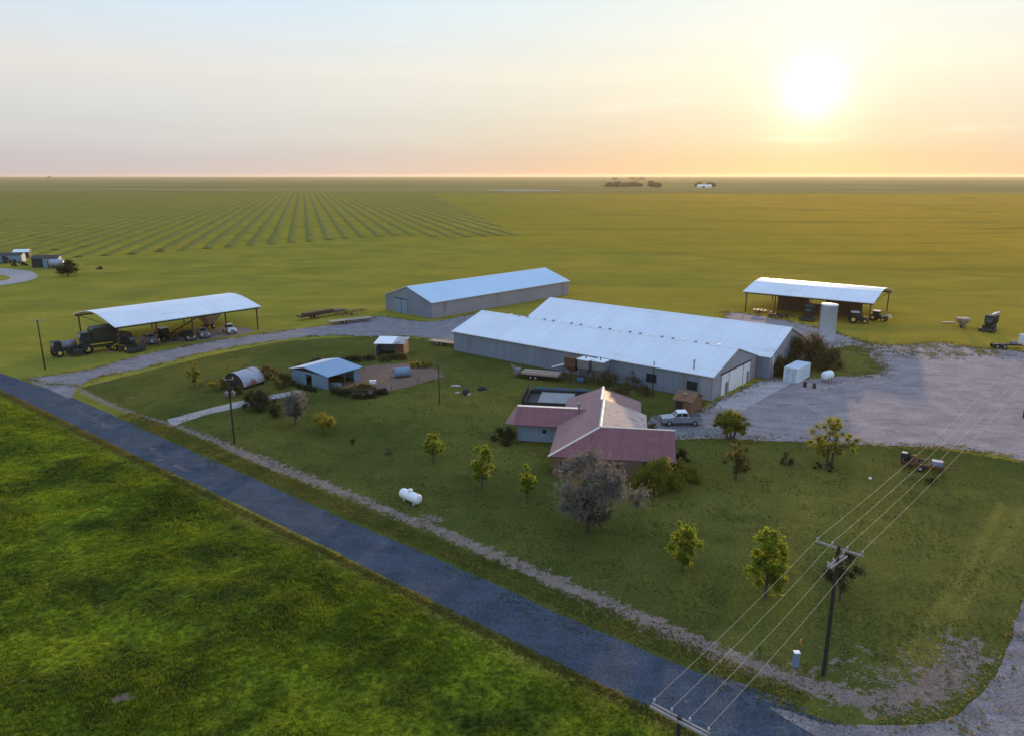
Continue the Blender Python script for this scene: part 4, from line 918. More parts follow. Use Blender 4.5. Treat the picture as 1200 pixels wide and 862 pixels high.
fen=thing('pen_fence','low wire fence with thin brown posts round the bare earth pen','fence',at(*fpts[2]))
for i,p in enumerate(fpts):
    a=at(*p); x,y=a[0]-fen.location.x,a[1]-fen.location.y
    MB().box((x,y,.75),(.11,.11,1.5)).build('post',M['wood'],fen)
    if i:
        b_=at(*fpts[i-1]); X,Y=b_[0]-fen.location.x,b_[1]-fen.location.y
        w=MB()
        for z in (.45,.9,1.3): w.tube([(X,Y,z),(x,y,z)],.012,4)
        w.build('wire',M['grey_steel'],fen)
# things on the lawn
def tyre_pile(label,xy,n,planter=False):
    t=thing('scrap_tyre',label,'tyre',xy)
    MB().lathe([(.45,0),(.72,0),(.8,.12),(.72,.3),(.45,.3),(.4,.15)],n=22).build('casing',M['tyre'],t)
    MB().lathe([(.05,.08),(.5,.1)],n=14).build('soil_fill',M['rust'],t)
tyre_pile('black tyre lying on the lawn, the one farther from the pole',at(565,456),1)
t=thing('burn_barrel','dark rusty burn barrel with pale debris on the lawn near the pole','barrel',at(546,462))
MB().lathe([(.5,0),(.55,.2),(.55,.8),(.5,.95),(.42,.9)],n=18).build('shell',M['dark_steel'],t); MB().box((.5,-.3,.15),(.7,.4,.3),.5).build('debris',M['conc_block'],t)
for i,(px,py,l) in enumerate(((534,452,'flat pale stone slab on the lawn, farther from the burn barrel'),(536,460,'small pale stone on the lawn close to the burn barrel'))):
    o=MB().lathe([(.2,-.02),(.75-.3*i,.02),(.6-.25*i,.14),(.2,.18)],n=9,smooth=False).build('flat_stone',M['conc_block'],None,(*at(px,py),0),i*.7); tag(o,l,'stone'); o.scale=(1.3,.6,1)
im=plough('old_implement','rusty old farm implement with a seat rusting on the grass under the power wires',at(1080,549),-.5,4.6,2.2,'rust',6,True,None,True)
MB().lathe([(.1,-.06),(.62,-.05),(.62,.05),(.1,.06)],(-1.9,.6,1.1),'y',18).build('iron_wheel',M['dark_steel'],im); MB().box((1.6,0,1.15),(1.2,.9,.5)).build('seed_box',M['galv'],im); MB().box((-1.0,-.2,1.35),(.5,.5,.8)).build('gear_case',M['rust'],im)
yl=thing('yard_lamp','thin white post lamp on the lawn near the old implement','lamp post',at(1017,580))
MB().tube([(0,0,0),(0,0,2.0)],.035,8).build('post',M['grey_steel'],yl); MB().lathe([(.1,2.0),(.18,2.1),(.16,2.25),(.04,2.32)],n=12).build('lamp_head',M['lamp_white'],yl)
ub=thing('utility_pedestal','pale grey utility pedestal beside the tall utility pole','utility box',at(932,780))
MB().box((0,0,.6),(.42,.36,1.2),tx=.95,ty=.95).build('box',M['galv'],ub); MB().box((0,0,1.23),(.46,.4,.07)).build('lid',M['tank_white'],ub)
mk=thing('marker_post','thin orange marker post behind the utility pedestal','marker',at(936,772)); MB().tube([(0,0,0),(0,0,1.3)],.035,8).build('post',M['wood'],mk); MB().tube([(0,0,1.3),(0,0,1.75)],.05,8).build('cap',M['orange'],mk)
# machines on the right
harvester('dusty harvester with a pale unloading spout standing alone on the golden grass',at(1159,387.5),-2.3,.78,'dgreen','dgreen',spout=True,stripe=False,rim='rim_grey')
hopper_cart('grey trailed implement standing beside the lone harvester on the golden grass',at(1127,384),2.9,.62)
o=MB().box((0,0,.15),(3.4,1.2,.16)).box((0,.35,.05),(3.2,.12,.1)).box((0,-.35,.05),(3.2,.12,.1)).build('pallet',M['plank'],None,(*at(1111,378.5),.01),.2); tag(o,'pale wooden pallet lying on the grass beyond the trailed implement','pallet')
sm=thing('semi_truck','white truck tractor with bare dark wheels at the yard, cut by the frame edge','truck',at(1190,408.5),-.12)
MB().box((-1.6,0,.85),(6.6,.9,.28)).build('chassis',M['dark_steel'],sm)
MB().prism([(.9,1.0),(3.9,.9),(3.95,1.9),(2.9,2.05),(2.6,2.9),(.9,3.1)],-1.15,1.15).build('cab',M['car_white'],sm)
for y in (-1.16,1.16): MB().prism([(1.3,2.0),(2.55,2.0),(2.4,2.7),(1.3,2.75)],y-.006,y+.006).build('window',M['glass'],sm)
MB().slab([(2.93,-.95,2.1),(2.93,.95,2.1),(2.65,.9,2.82),(2.65,-.9,2.82)],.02).build('windscreen',M['glass'],sm)
for x in (-4.2,-2.8,3.1):
    for y in (-1,1): wheel(sm,(x,y*.95,.52),.52,.5 if x<0 else .3)
MB().box((-.6,0,1.3),(.9,1.2,.5)).build('fifth_wheel',M['grey_steel'],sm)
# in the right hand shed
hR=shR.rotation_euler.z
tractor('green tractor with yellow rims before the brown panels of the far shed',at(1003,378.5),hR+.35,1.05)
t=tractor('green loader tractor with pale hood at the open end of the far shed',at(1028,376),hR-.2,.95)
MB().tube([(1.2,-.5,1.2),(2.6,-.5,1.9),(3.4,-.5,1.2)],.09,6).tube([(1.2,.5,1.2),(2.6,.5,1.9),(3.4,.5,1.2)],.09,6).build('loader_arm',M['tank_white'],t)
plough('tine_harrow','small tangled tine harrow under the far shed at the end toward the warehouses',at(890,367),hR,3.2,2.2,'grey_steel',6,False)
harvester('dark harvester half hidden behind the silo under the far shed',at(948,374.5),hR-1.5,.8,'dgreen','dgreen',stripe=False)
plough('seed_drill','dark seed drill before the brown panel at the warehouse end of the far shed',at(912,372),hR+.1,5.,2.6,'dark_steel',8)
t=thing('equipment_case','yellowish white equipment case standing above the low brown panel in the far shed','case',at(942,366),hR)
MB().box((0,1.0,3.2),(2.6,1.8,1.3)).build('case',M['cream'],t); MB().box((0,1.0,1.3),(2.4,1.6,2.55)).build('stand',M['rust'],t)
# ------------------------------------------------------------------ utility poles and wires
def pole(label,xy,h,r=.15,arms=(),rz=0,trans=0,lean=0):
    p=thing('utility_pole',label,'utility pole',xy,rz)
    MB().tube([(0,0,-.1),(lean*.5,0,h*.5),(lean,0,h)],[r,r*.85,r*.65],12).build('post',M['pole_wood'],p)
    for (z,L,ang,m) in arms:
        for q in ((-.12,.12) if m=='double' else (.14,)):
            off=Vector((-math.sin(ang),math.cos(ang),0))*q
            a=MB().box((off.x+lean*z/h,off.y,z),(L,.1,.13),ang).build('crossarm',M['grey_wood'],p)
        ins=4 if L>1.5 else 2
        for k in range(ins):
            d=(-.5+k/(ins-1))*L*.94
            MB().lathe([(.03,0),(.03,.1),(.07,.12),(.06,.2),(.08,.22),(.03,.3)],(off.x+lean*z/h+d*math.cos(ang),off.y+d*math.sin(ang),z+.06),n=8).build('insulator',M['insul'],a)
    for k in range(trans):
        a=math.pi*(k)+.3
        c=MB().lathe([(.05,-.45),(.24,-.44),(.25,.4),(.2,.46),(.05,.5)],(.42*math.cos(a),.42*math.sin(a),h-2.4),n=16).build('transformer',M['grey_steel'],p); MB().tube([(.4*math.cos(a),.4*math.sin(a),h-1.95),(.4*math.cos(a),.4*math.sin(a),h-1.7)],.04,6).build('bushing',M['insul'],c)
    return p
pm_xy=at(965,790); pn_xy=at(788,905); HP=10.6
wd=heading(pn_xy,pm_xy)
# the near pole stands on the far side of the road, its top just inside the frame
pn_xy=(at(796,843,10.0)[0],at(796,843,10.0)[1]); pr_xy=at(1199.5,489)
wd1=heading(pn_xy,pm_xy); wd2=heading(pm_xy,pr_xy)
a_main=wd1-math.pi/2
pole('tall dark utility pole with grey crossarms standing on the lawn by the road corner',pm_xy,HP,.17,((10.3,3.3,a_main,'single'),(9.35,2.5,a_main+1.45,'double')),0)
pole('utility pole with doubled pale crossarms rising from the lower edge of the photo',pn_xy,10.2,.17,((10.0,3.2,a_main,'double'),),0)
pole('utility pole standing at the edge of the gravel yard where the wires leave the photo',pr_xy,10.6,.16,((10.3,3.2,a_main,'single'),),0)
pole('brown utility pole carrying transformers beside the pale footpath',at(275,520),9.5,.15,((9.2,1.2,.2,'single'),),0,2)
pole('slim bare pole on the lawn beside the earth pen',at(515,473),6.5,.1)
pole('short grey pole standing before the warehouse window',at(765,456),5.0,.11)
pole('utility pole with crossarm by the drive entrance at the spray rig',at(53,433),9.6,.15,((9.4,2.4,hL-.35,'single'),),0)
WL=('outermost toward the farmhouse','second from the farmhouse side','second from the gravel lane side','outermost toward the gravel lane')
for k in range(4):
    off=(-.5+k/3)*3.0; ox,oy=off*math.cos(a_main),off*math.sin(a_main)
    pts=[]
    for (A0,B0,sag) in ((pn_xy,pm_xy,.25),(pm_xy,pr_xy,1.1)):
        for i in range(13):
            if pts and i==0: continue
            t=i/12; z0=10.35 if A0 is pn_xy else 10.65
            pts.append((A0[0]+(B0[0]-A0[0])*t+ox,A0[1]+(B0[1]-A0[1])*t+oy,z0+(10.65-z0)*t-4*sag*t*(1-t)))
    o=MB().tube(pts,.009,5).build('power_wire',mat('bare_wire',(.42,.40,.28),.7,0) if k==0 else bpy.data.materials['bare_wire']); tag(o,'thin pale wire on the corner pole, '+WL[k],'wire','power wires over the lawn')
e0=(house.location.x+9.2*math.cos(hA),house.location.y+9.2*math.sin(hA)-4.5)
for k in range(2):
    pts=[(pm_xy[0]+(e0[0]-pm_xy[0])*i/12,pm_xy[1]+(e0[1]-pm_xy[1])*i/12,8.6-k*.35+(3.0-8.6)*i/12-4*.9*(i/12)*(1-i/12)) for i in range(13)]
    tag(MB().tube(pts,.012,4).build('service_wire',M['dark_steel']),('upper','lower')[k]+' thin dark service wire strung from the corner pole to the farmhouse','wire','service wires to the house')
# ------------------------------------------------------------------ far away: farmstead at the left, buildings on the horizon
def fbox(name,label,cat,c,rz,L,W,ev,rg,wallm,roofm):
    t=thing(name,label,cat,c,rz); gable(t,L,W,ev,rg,wallm,roofm,.2,cap=False); MB().box((L*.4,-.05,ev*.4),(L*.2,.08,ev*.75)).build('door',M['dark_steel'],t)
fbox('outbuilding','low dark outbuilding with blue grey end beyond the machine shed, at its left end','outbuilding',at(38,314),hC*.4,9,8,3.4,4.4,M['dark_steel'],M['dark_steel'])
fbox('outbuilding','small blue grey outbuilding between the dark outbuilding and the white tank trailer','outbuilding',at(51,314.5),hC*.4,5.5,6,3.8,4.6,M['galv'],M['dark_steel'])
t=thing('tank_trailer','white tank trailer beside the dark tree far left of the machine shed','trailer',at(67,314.5),.1)
MB().lathe([(.3,-2.6),(1.5,-2.4),(1.55,2.4),(.3,2.6)],(0,0,2.0),'x',20).build('tank',M['car_silver'],t)
for x in (-1.5,1.5):
    for y in (-1,1): wheel(t,(x,y*1.1,.5),.5,.3)
fbox('outbuilding','blue outbuilding cut by the frame edge beside the pale track','outbuilding',at(-6,309),hC*.4,10,6,3.2,4.0,M['galv'],M['dark_steel'])
fbox('outbuilding','white roofed hut behind scrub near the loop of the pale track','outbuilding',at(16,303),hC*.4,6,5,2.6,3.6,M['dark_steel'],M['trim'])
fbox('farm_building','tiny white farm building between two trees near the horizon','building',at(818,220.5),0,38,14,6,9,M['white_paint'],M['trim'])
# ------------------------------------------------------------------ foliage
def leafmat(name,c1,c2,trans=.45,sc=.9):
    m=mat(name,c1,.75,mott=.0,sc=sc,col2=c2,spec=.15,trans=trans); return m
LM={}
LM['lime']=leafmat('lime_leaves',(.105,.145,.014),(.22,.26,.02),.62)
LM['olive']=leafmat('olive_leaves',(.115,.125,.018),(.26,.24,.028),.58)
LM['dark']=leafmat('dark_leaves',(.028,.035,.014),(.055,.06,.02),.3)
LM['grey']=leafmat('grey_leaves',(.13,.115,.095),(.22,.20,.165),.3,.6)
LM['brown']=leafmat('brown_leaves',(.07,.056,.022),(.14,.105,.036),.45)
LM['sage']=leafmat('mixed_leaves',(.07,.07,.022),(.14,.125,.036),.5)
M['bark']=mat('bark',(.075,.058,.045),.95,mott=.3,sc=5,bump=.6,bsc=9)
def leaf_arrays(C,R,n,size,rng,stretch=1.5,up=.0):
    """n leaf quads spread through balls at C with radii R"""
    k=len(C); i=rng.integers(0,k,n); u=rng.normal(size=(n,3)); u/=np.linalg.norm(u,axis=1)[:,None]
    rr=np.abs(rng.normal(size=n))*.62+.08; c=C[i]+u*(rr*R[i])[:,None]*np.array([1,1,.9])
    a=rng.normal(size=(n,3)); a[:,2]+=up; a/=np.linalg.norm(a,axis=1)[:,None]
    b=np.cross(a,rng.normal(size=(n,3))); b/=np.linalg.norm(b,axis=1)[:,None]
    s=size*(.6+.8*rng.random(n))[:,None]
    q=np.stack([c-a*s*stretch*.5,c+b*s*.5,c+a*s*stretch*.5,c-b*s*.5],1)
    return q.reshape(-1,3)
LEAFN,LEAFS=2.4,.62
def tree(name,label,cat,xy,h,w,base,leaf,seed,shape='round',n=3500,size=.22,tr=.14,k=26,lean=0.,group=None,gap=.30,stems=1):
    rng=np.random.default_rng(seed); t=thing(name,label,cat,xy,0,group)
    C=[];R=[]
    ch=h-base
    while len(C)<k:
        p=rng.uniform(-1,1,3)
        if shape=='round':
            if (p**2).sum()>1: continue
            x,y,z=p[0]*w/2*.78,p[1]*w/2*.78,base+ch*(.5+.42*p[2])
        elif shape=='dome':
            z01=(p[2]+1)/2
            if math.hypot(p[0],p[1])>math.sqrt(max(0,1-z01**2)): continue
            x,y,z=p[0]*w/2*.82,p[1]*w/2*.82,base+ch*(.1+.76*z01)
        elif shape=='upright':
            z01=(p[2]+1)/2
            lim=(.55+.65*z01 if z01<.4 else .9-.85*(z01-.4))*(.75+.5*rng.random())
            if math.hypot(p[0],p[1])>lim: continue
            x,y,z=p[0]*w/2*.85,p[1]*w/2*.85,base+ch*(.06+.86*z01)
        else:                                   # vase
            z01=(p[2]+1)/2; lim=.35+.75*math.sin(math.pi*min(1,.12+z01*.8))
            if math.hypot(p[0],p[1])>lim: continue
            x,y,z=p[0]*w/2*.85,p[1]*w/2*.85,base+ch*(.08+.84*z01)
        C.append((x+lean*z/h,y,z)); R.append(rng.uniform(.5,1.15)*w*(.115 if k>28 else .155 if k>20 else .19))
    C=np.array(C);R=np.array(R)
    V=leaf_arrays(C,R,int(n*LEAFN),size*LEAFS,rng)
    tk=MB()
    for sidx in range(stems):
        ox=(sidx-(stems-1)/2)*tr*2.2
        th=base+ch*.45
        mid=(ox*2+lean*.3,.1*tr,th*.5)
        tk.tube([(ox,0,-.1),(ox*1.3,0,.25),mid,(ox*3+lean*.6,0,th)],[tr*1.5,tr,tr*.8,tr*.45],9)
        for j in rng.choice(len(C),min(len(C),max(7,k//(2*stems))),replace=False):
            c=C[j]; s=rng.uniform(.35,.95); st=np.array([ox+(ox*2+lean*.6)*s*.6,0,th*s]); st[2]=min(st[2],c[2]*.8)
            m_=(st+c)/2+np.array([0,0,-.06*ch]); tk.tube([st,m_,c],[tr*.42,tr*.26,tr*.08],6,cap=False)
    tk.build('trunk',M['bark'],t)
    raw_mesh('crown',V,np.arange(len(V)).reshape(-1,4),LM[leaf],t)
    return t
def bush(name,label,xy,h,w,leaf,seed,n=1200,size=.2,k=14,cat='bush',d=None,group=None,rz=0,rs=None):
    rng=np.random.default_rng(seed); t=thing(name,label,cat,xy,rz,group); d=d or w
    C=[];R=[]
    while len(C)<k:
        p=rng.uniform(-1,1,2)
        if p[0]**2+p[1]**2>1: continue
        zz=math.sqrt(1-p[0]**2-p[1]**2); r=rng.uniform(.6,1.1)*(rs or min(h,w)*.24)
        C.append((p[0]*w/2*.85,p[1]*d/2*.85,max(r*.6,zz*h*rng.uniform(.35,.85)))); R.append(r)
    C=np.array(C);R=np.array(R); V=leaf_arrays(C,R,int(n*LEAFN),size*LEAFS,rng,1.6,.5)
    V[:,2]=np.maximum(V[:,2],.02)
    s=MB()
    for c in C[:min(k,12)]: s.tube([(c[0]*.25,c[1]*.25,-.05),(c[0]*.7,c[1]*.7,c[2]*.6),tuple(c)],[.05,.035,.012],5,cap=False)
    s.build('stem',M['bark'],t)
    raw_mesh('foliage',V,np.arange(len(V)).reshape(-1,4),LM[leaf],t); return t
A_=at
# the big grey tree before the house: bare twigs with a haze of grey leaves
def grey_tree(name,label,xy,h,w,base,seed,ntw,tr,size=.16,stretch=3.2,side=True):
    rng=np.random.default_rng(seed); t=thing(name,label,'tree',xy)
    tk=MB(); tips=[]
    def grow(p,d,r,L,lv):
        q=p+d*L; b=(p+q)/2+rng.normal(size=3)*L*.06
        tk.tube([p,b,q],[r,r*.85,r*.66],8 if lv<2 else 5,cap=False)
        if lv>=4: tips.append((p+q)/2); tips.append(q); return
        for j in range(3 if lv else 6):
            e=d+rng.normal(size=3)*(.62 if lv else .75); e[2]=max(e[2],.05 if lv<2 else -.25)+.12; e/=np.linalg.norm(e)
            grow(q if j else p+d*L*.75,e,r*.62,L*rng.uniform(.62,.9),lv+1)
    grow(np.array([0,0,-.1]),np.array([.03,0,1.]),tr,base,0)
    T=np.array(tips); ctr=np.array([0,0,base+(h-base)*.47]); sc_=np.array([w/2,w/2,(h-base)*.52])
    # pull the branch ends into an uneven egg-shaped crown
    n=(T-ctr)/sc_; rad=np.linalg.norm(n,axis=1); 
    V0=np.array(tk.v); nn=(V0-ctr)/sc_; rr=np.linalg.norm(nn,axis=1); f=np.where((rr>1)&(V0[:,2]>base*1.1),1/np.maximum(rr,1e-6),1.); V0=ctr+(V0-ctr)*f[:,None]; tk.v=[tuple(v) for v in V0]
    tk.build('trunk',M['bark'],t)
    k=70; C=[]
    while len(C)<k:
        p=rng.uniform(-1,1,3)
        if (p**2).sum()>1 or (p[2]<-.3 and math.hypot(p[0],p[1])>.75): continue
        C.append(ctr+p*sc_*np.array([.86,.86,.9]))
    if side: C+= [np.array([w*.62,-.2,base+(h-base)*.22]),np.array([w*.55,.3,base+(h-base)*.30]),np.array([w*.66,0,base+(h-base)*.34])]
    C=np.array(C); R=rng.uniform(.5,1.1,len(C))*w*.15
    V=leaf_arrays(C,R,ntw,size,rng,stretch,.6)
    raw_mesh('crown',V,np.arange(len(V)).reshape(-1,4),LM['grey'],t); return t
grey_tree('grey_tree','large grey half bare tree standing in front of the red roofed house',A_(688,623),9.2,8.2,1.7,3,11500,.34,.10,6.0)
grey_tree('grey_tree','smaller grey half bare tree beside the pale footpath',A_(347,497),5.5,4.4,1.2,5,4600,.17,.10,4.5,False)
YG='yellow green young trees on the lawn'
tree('young_tree','largest yellow green tree on the lawn, wide and two pointed, left of the tall pole','tree',A_(897,699),6.6,4.9,.9,'lime',11,'upright',4600,.22,.12,52,group=YG)
tree('young_tree','yellow green tree with ragged crown between the grey tree and the largest young tree','tree',A_(800,669),5.5,3.9,.7,'lime',12,'upright',2900,.21,.1,40,group=YG)
tree('young_tree','small pointed yellow green tree closest to the large grey tree','tree',A_(618,590),4.9,2.7,.8,'lime',13,'upright',2100,.2,.09,34,group=YG)
tree('young_tree','tall yellow green tree second from the large grey tree, before the blue house wall','tree',A_(565,574),6.1,3.2,1.0,'lime',14,'upright',2800,.21,.1,40,group=YG)
tree('young_tree','short loose yellow green tree farthest up the lawn, between propane tank and pole','tree',A_(508,541),4.4,3.4,.4,'lime',15,'upright',1900,.2,.09,32,group=YG)
tree('young_tree','slim yellow green tree by itself on the lawn inside the drive curve','tree',A_(228,453),5.0,2.8,.6,'olive',16,'upright',1600,.22,.1,30,group=YG)
tree('round_tree','round topped yellow green bush tree beside the smaller grey tree','tree',A_(381,508),3.3,4.5,.8,'olive',17,'dome',2400,.19,.1,24)
tree('dome_tree','dense dome topped tree at the gravel edge beside the silver pickup','tree',A_(856,514),4.6,5.9,1.3,'olive',18,'dome',4800,.21,.16,60,stems=3)
tree('ragged_tree','thin brownish tree just in front of the dense dome topped tree','tree',A_(862,562),5.5,4.2,.8,'sage',19,'vase',2200,.2,.13,40)
tree('open_tree','open branched tree with visible forked trunk at the gravel edge','tree',A_(972,546),6.8,6.2,1.2,'olive',20,'vase',2100,.24,.17,44,stems=2)
tree('dark_tree','dark narrow tree right behind the tall utility pole','tree',A_(984,703),5.6,3.3,.9,'dark',21,'vase',1500,.18,.09,20)
tree('far_tree','dark spreading tree beside the white tank trailer','tree',A_(80,324),6.5,9.5,1.2,'dark',22,'dome',1700,.5,.3,22)
bush('yellow_bush','broad yellow olive bush before the right end of the house',A_(770,573),4.3,6.6,'olive',31,5200,.22,34,d=4.5)
bush('yellow_bush','lower part of the yellow olive shrubbery at the house corner toward the lawn',A_(800,562),2.8,4.6,'olive',32,2800,.21,24)
bush('dark_bush','dark bush at the end of the house beside the yellow shrubbery',A_(797,541),2.0,2.2,'dark',33,700,.18,10)
bush('dark_bush','dark rounded bush at the tip of the blue walled house wing',A_(592,517),2.5,4.0,'dark',34,1500,.2,14)
bush('small_shrub','small dark shrub alone on the grass below the open branched tree',A_(922,544),1.9,1.5,'brown',35,500,.16,8)
bush('small_shrub','small green shrub against the house by the silver pickup',A_(764,507),1.7,1.7,'sage',36,500,.16,8)
bush('small_shrub','low dark brush around the foot of the open branched tree',A_(965,547),.9,3.6,'dark',37,500,.16,9)
bush('small_shrub','dark low shrub under the power wires near the old implement',A_(1091,567),1.1,1.5,'dark',38,350,.15,7)
bush('small_shrub','dark shrub behind the old implement at the lawn edge',A_(1064,541),1.6,1.5,'dark',39,400,.16,8)
bush('sapling','dark green sapling on the open lawn, nearer the footpath',A_(413,520),1.7,.8,'dark',40,220,.15,5,'sapling')
bush('sapling','pale thin sapling on the open lawn, nearer the propane tank',A_(455,533),1.2,1.0,'sage',41,150,.14,5,'sapling')
bush('dark_shrub','tall dark shrub between the arched hut and the footpath',A_(301,480),4.2,4.6,'dark',42,2600,.22,20)
bush('dark_shrub','narrow dark shrub between the tall dark shrub and the small grey tree',A_(324,487),3.2,2.6,'dark',43,1200,.2,12)
bush('garden_shrub','yellowish loose shrub beside the pole with transformers',A_(257,456),2.8,3.4,'olive',44,1100,.22,12)
bush('garden_shrub','dark weedy shrub spreading behind the arched hut',A_(312,441),2.2,6.0,'sage',45,1500,.24,16)
bush('garden_shrub','tangled shrub in front of the arched hut end',A_(275,463),2.0,3.4,'dark',46,900,.22,10)
bush('garden_shrub','brown green shrub between the arched hut and the tin shed',A_(330,452),2.6,5.0,'sage',47,1500,.24,14)
bush('silo_thicket','great brown thicket beside the silo and behind the shipping container',A_(943,430),7.2,15.5,'brown',48,9000,.3,60,d=9.0)
bush('silo_thicket','lower brown thicket against the end wall of the taller warehouse',A_(903,438),4.6,8.5,'brown',49,3600,.28,30,d=5.0)
for i,(px,py,h_,w_,l) in enumerate(((715,452,3.6,4.2,'bare brown shrub behind the house, next to the hopper bins'),(742,456,4.2,3.4,'tall bare brown shrub behind the house ridge'),(757,463,2.4,3.4,'low bare brown shrub behind the house, beside the short grey pole'),(727,463,2.0,4.0,'low scrub between the house roof and the warehouse wall'))):
    bush('bare_shrub',l,A_(px,py),h_,w_,'brown',50+i,900,.16,14,group='bare shrubs behind the house')
# overgrown strips by the pen: low hedges of weeds
def strip(label,p0,p1,h,w,leaf,seed,n):
    a,b=A_(*p0),A_(*p1); return bush('weed_hedge',label,((a[0]+b[0])/2,(a[1]+b[1])/2),h,math.dist(a,b)*1.1,leaf,seed,n*2,.2,max(20,int(math.dist(a,b)*4)),'hedge',w,'weedy hedges round the pen',heading(a,b),rs=h*.42)
strip('dark weedy hedge along the front of the tin shed and pen',(385,459),(428,468),1.2,1.8,'dark',61,1700)
strip('dark weedy hedge running from the front corner of the pen toward the trough',(425,468),(456,459),1.1,1.8,'dark',62,1300)
strip('green weedy growth filling the yard at the open end of the tin shed',(402,459),(440,456),1.3,3.4,'sage',63,1700)
strip('dark weedy hedge behind the tin shed on the drive side',(340,436),(392,424),1.4,2.4,'dark',64,1900)
strip('dark weedy hedge before the lean-to shed',(392,426),(440,421),1.3,3.0,'dark',65,1700)
strip('brown weedy growth at the lean-to end of the pen',(440,424),(480,420),1.5,2.8,'sage',66,1500)
strip('yellow brown weeds at the far corner of the pen',(478,430),(510,430),1.2,2.6,'olive',67,900)
strip('low green weeds along the tin shed wall facing the footpath',(343,452),(380,461),.7,1.2,'dark',68,700)
bush('horizon_scrub','scrub by the frame edge before the white roofed hut',A_(6,309),3.2,12,'sage',70,700,.6,14)
bush('horizon_scrub','dark scrub beside the white roofed hut at the pale track loop',A_(22,312),2.0,8,'dark',71,500,.5,10)
bush('horizon_scrub','dark speck of scrub on the pasture right of the tank trailer',A_(117,315.5),1.4,3.0,'dark',72,200,.4,6)
hz=[(720,211,14,60,'single dark tree on the horizon farthest from the sun'),(741,210.5,13,90,'long dark tree clump on the horizon, its left part'),(752,211,11,80,'long dark tree clump on the horizon, its right part'),
 (716,219.5,9,60,'dim tree clump below the horizon, first of the row'),(728,219.5,9,55,'dim tree clump below the horizon, second of the row'),(738,219,10,50,'dim tree clump below the horizon, third of the row'),(746,219,9,40,'dim tree clump below the horizon, last of the row'),
 (763.5,219,16,30,'round dark tree standing before the far tree row'),(771,220,11,26,'smaller round tree next to the round dark tree before the far row'),(818,219.3,13,26,'tree at one end of the tiny white farm building'),(833,219.3,12,34,'tree at the sunward end of the tiny white farm building'),(57,209,16,60,'lone dark tree on the horizon above the crop rows')]
for i,(px,py,h_,w_,l) in enumerate(hz):
    tree('horizon_tree',l,'tree',A_(px,py),h_*1.15,w_,1.0,'dark',80+i,'dome',420,4.5,.6,16,group='trees near the horizon')
# ------------------------------------------------------------------ crop rows
rng=np.random.default_rng(5); V=[];Q=[]; RP=ROWS; sp=10.2
for r_ in range(-70,90):
    off=r_*sp+2.0
    s=np.arange(300,1700,4.0)
    # along the row
    x=off*rdy+s*rdx; y=-off*rdx+s*rdy
    ins=in_poly(x,y,RP)
    k=len(s); hh=.22+.22*rng.random(k); ww=1.9+1.2*rng.random(k); jx=rng.normal(size=k)*.22
    gapm=rng.random(k)>.012
    base=len(V)
    pts=[]
    for d_,zf in ((-1,.0),(-.55,.8),(0,1.),(.55,.8),(1,.0)):
        xx=(off+jx+d_*ww)*rdy+s*rdx; yy=-(off+jx+d_*ww)*rdx+s*rdy; pts.append(np.stack([xx,yy,hh*zf+.01],1))
    P5=np.stack(pts,1)                          # k,5,3
    idx=len(Q)
    ok=ins[:-1]&ins[1:]&gapm[:-1]
    st=sum(len(v) for v in V) if False else None
    V.append(P5); Q.append(ok)
nV=0; Fs=[]; Vs=[]
for P5,ok in zip(V,Q):
    if not ok.any(): continue
    k=len(P5); i=np.where(ok)[0]
    for a in range(4): Fs.append(np.stack([nV+i*5+a,nV+i*5+a+1,nV+(i+1)*5+a+1,nV+(i+1)*5+a],1))
    Vs.append(P5.reshape(-1,3)); nV+=k*5
crop=raw_mesh('crop',np.concatenate(Vs),np.concatenate(Fs)[:,::-1],mat('crop_foliage',(.145,.147,.027),.9,mott=.3,sc=.3,spec=.02)); tag(crop,kind='stuff')
# ------------------------------------------------------------------ tall weeds of the near field, tufts on the lawn: nobody could count them
def blades(X,Y,Z,hh,ww,rng,per=3):
    n=len(X); out=[]
    for j in range(per):
        t=rng.random(n)*2*math.pi; ln=rng.normal(size=(n,2))*.42*hh[:,None]; ox=rng.normal(size=(n,2))*ww[:,None]*.7
        bx=np.cos(t)*ww*.5; by=np.sin(t)*ww*.5; h_=hh*(.6+.7*rng.random(n))
        a=np.stack([X+ox[:,0]-bx,Y+ox[:,1]-by,Z],1); b=np.stack([X+ox[:,0]+bx,Y+ox[:,1]+by,Z],1)
        c=np.stack([X+ox[:,0]+ln[:,0]+bx*.5,Y+ox[:,1]+ln[:,1]+by*.5,Z+h_],1); d=np.stack([X+ox[:,0]+ln[:,0]-bx*.5,Y+ox[:,1]+ln[:,1]-by*.5,Z+h_*.9],1)
        out.append(np.stack([a,b,c,d],1))
    return np.concatenate(out).reshape(-1,3)
def scatter(n,x0,x1,y0,y1,rng,d0=45,pw=1.5):
    x=rng.uniform(x0,x1,n*6); y=rng.uniform(y0,y1,n*6); d=np.hypot(x,y); k=rng.random(n*6)<np.clip((d0/d)**pw,0,1); return x[k][:n],y[k][:n]
rng=np.random.default_rng(9)
x,y=scatter(NWEED,-190,30,18,230,rng,48,1.4); k=(road_side(x,y)<-1.2)&(np.abs(x)<.85*y+14); x,y=x[k],y[k]
den=fbm(x,y,9,4,31); den2=fbm(x,y,1.6,3,37); k=(den*.7+den2*.3)>.12+.32*rng.random(len(x)); x,y,den,den2=x[k],y[k],den[k],den2[k]
k=np.hypot(x-at(143,823)[0],(y-at(143,823)[1])*1.3)>1.0; x,y,den,den2=x[k],y[k],den[k],den2[k]
d=np.hypot(x,y); sc_=np.clip(d/60,.75,2.2)
wm=leafmat('field_weed_leaves',(.18,.225,.011),(.05,.075,.008),.42,.11)
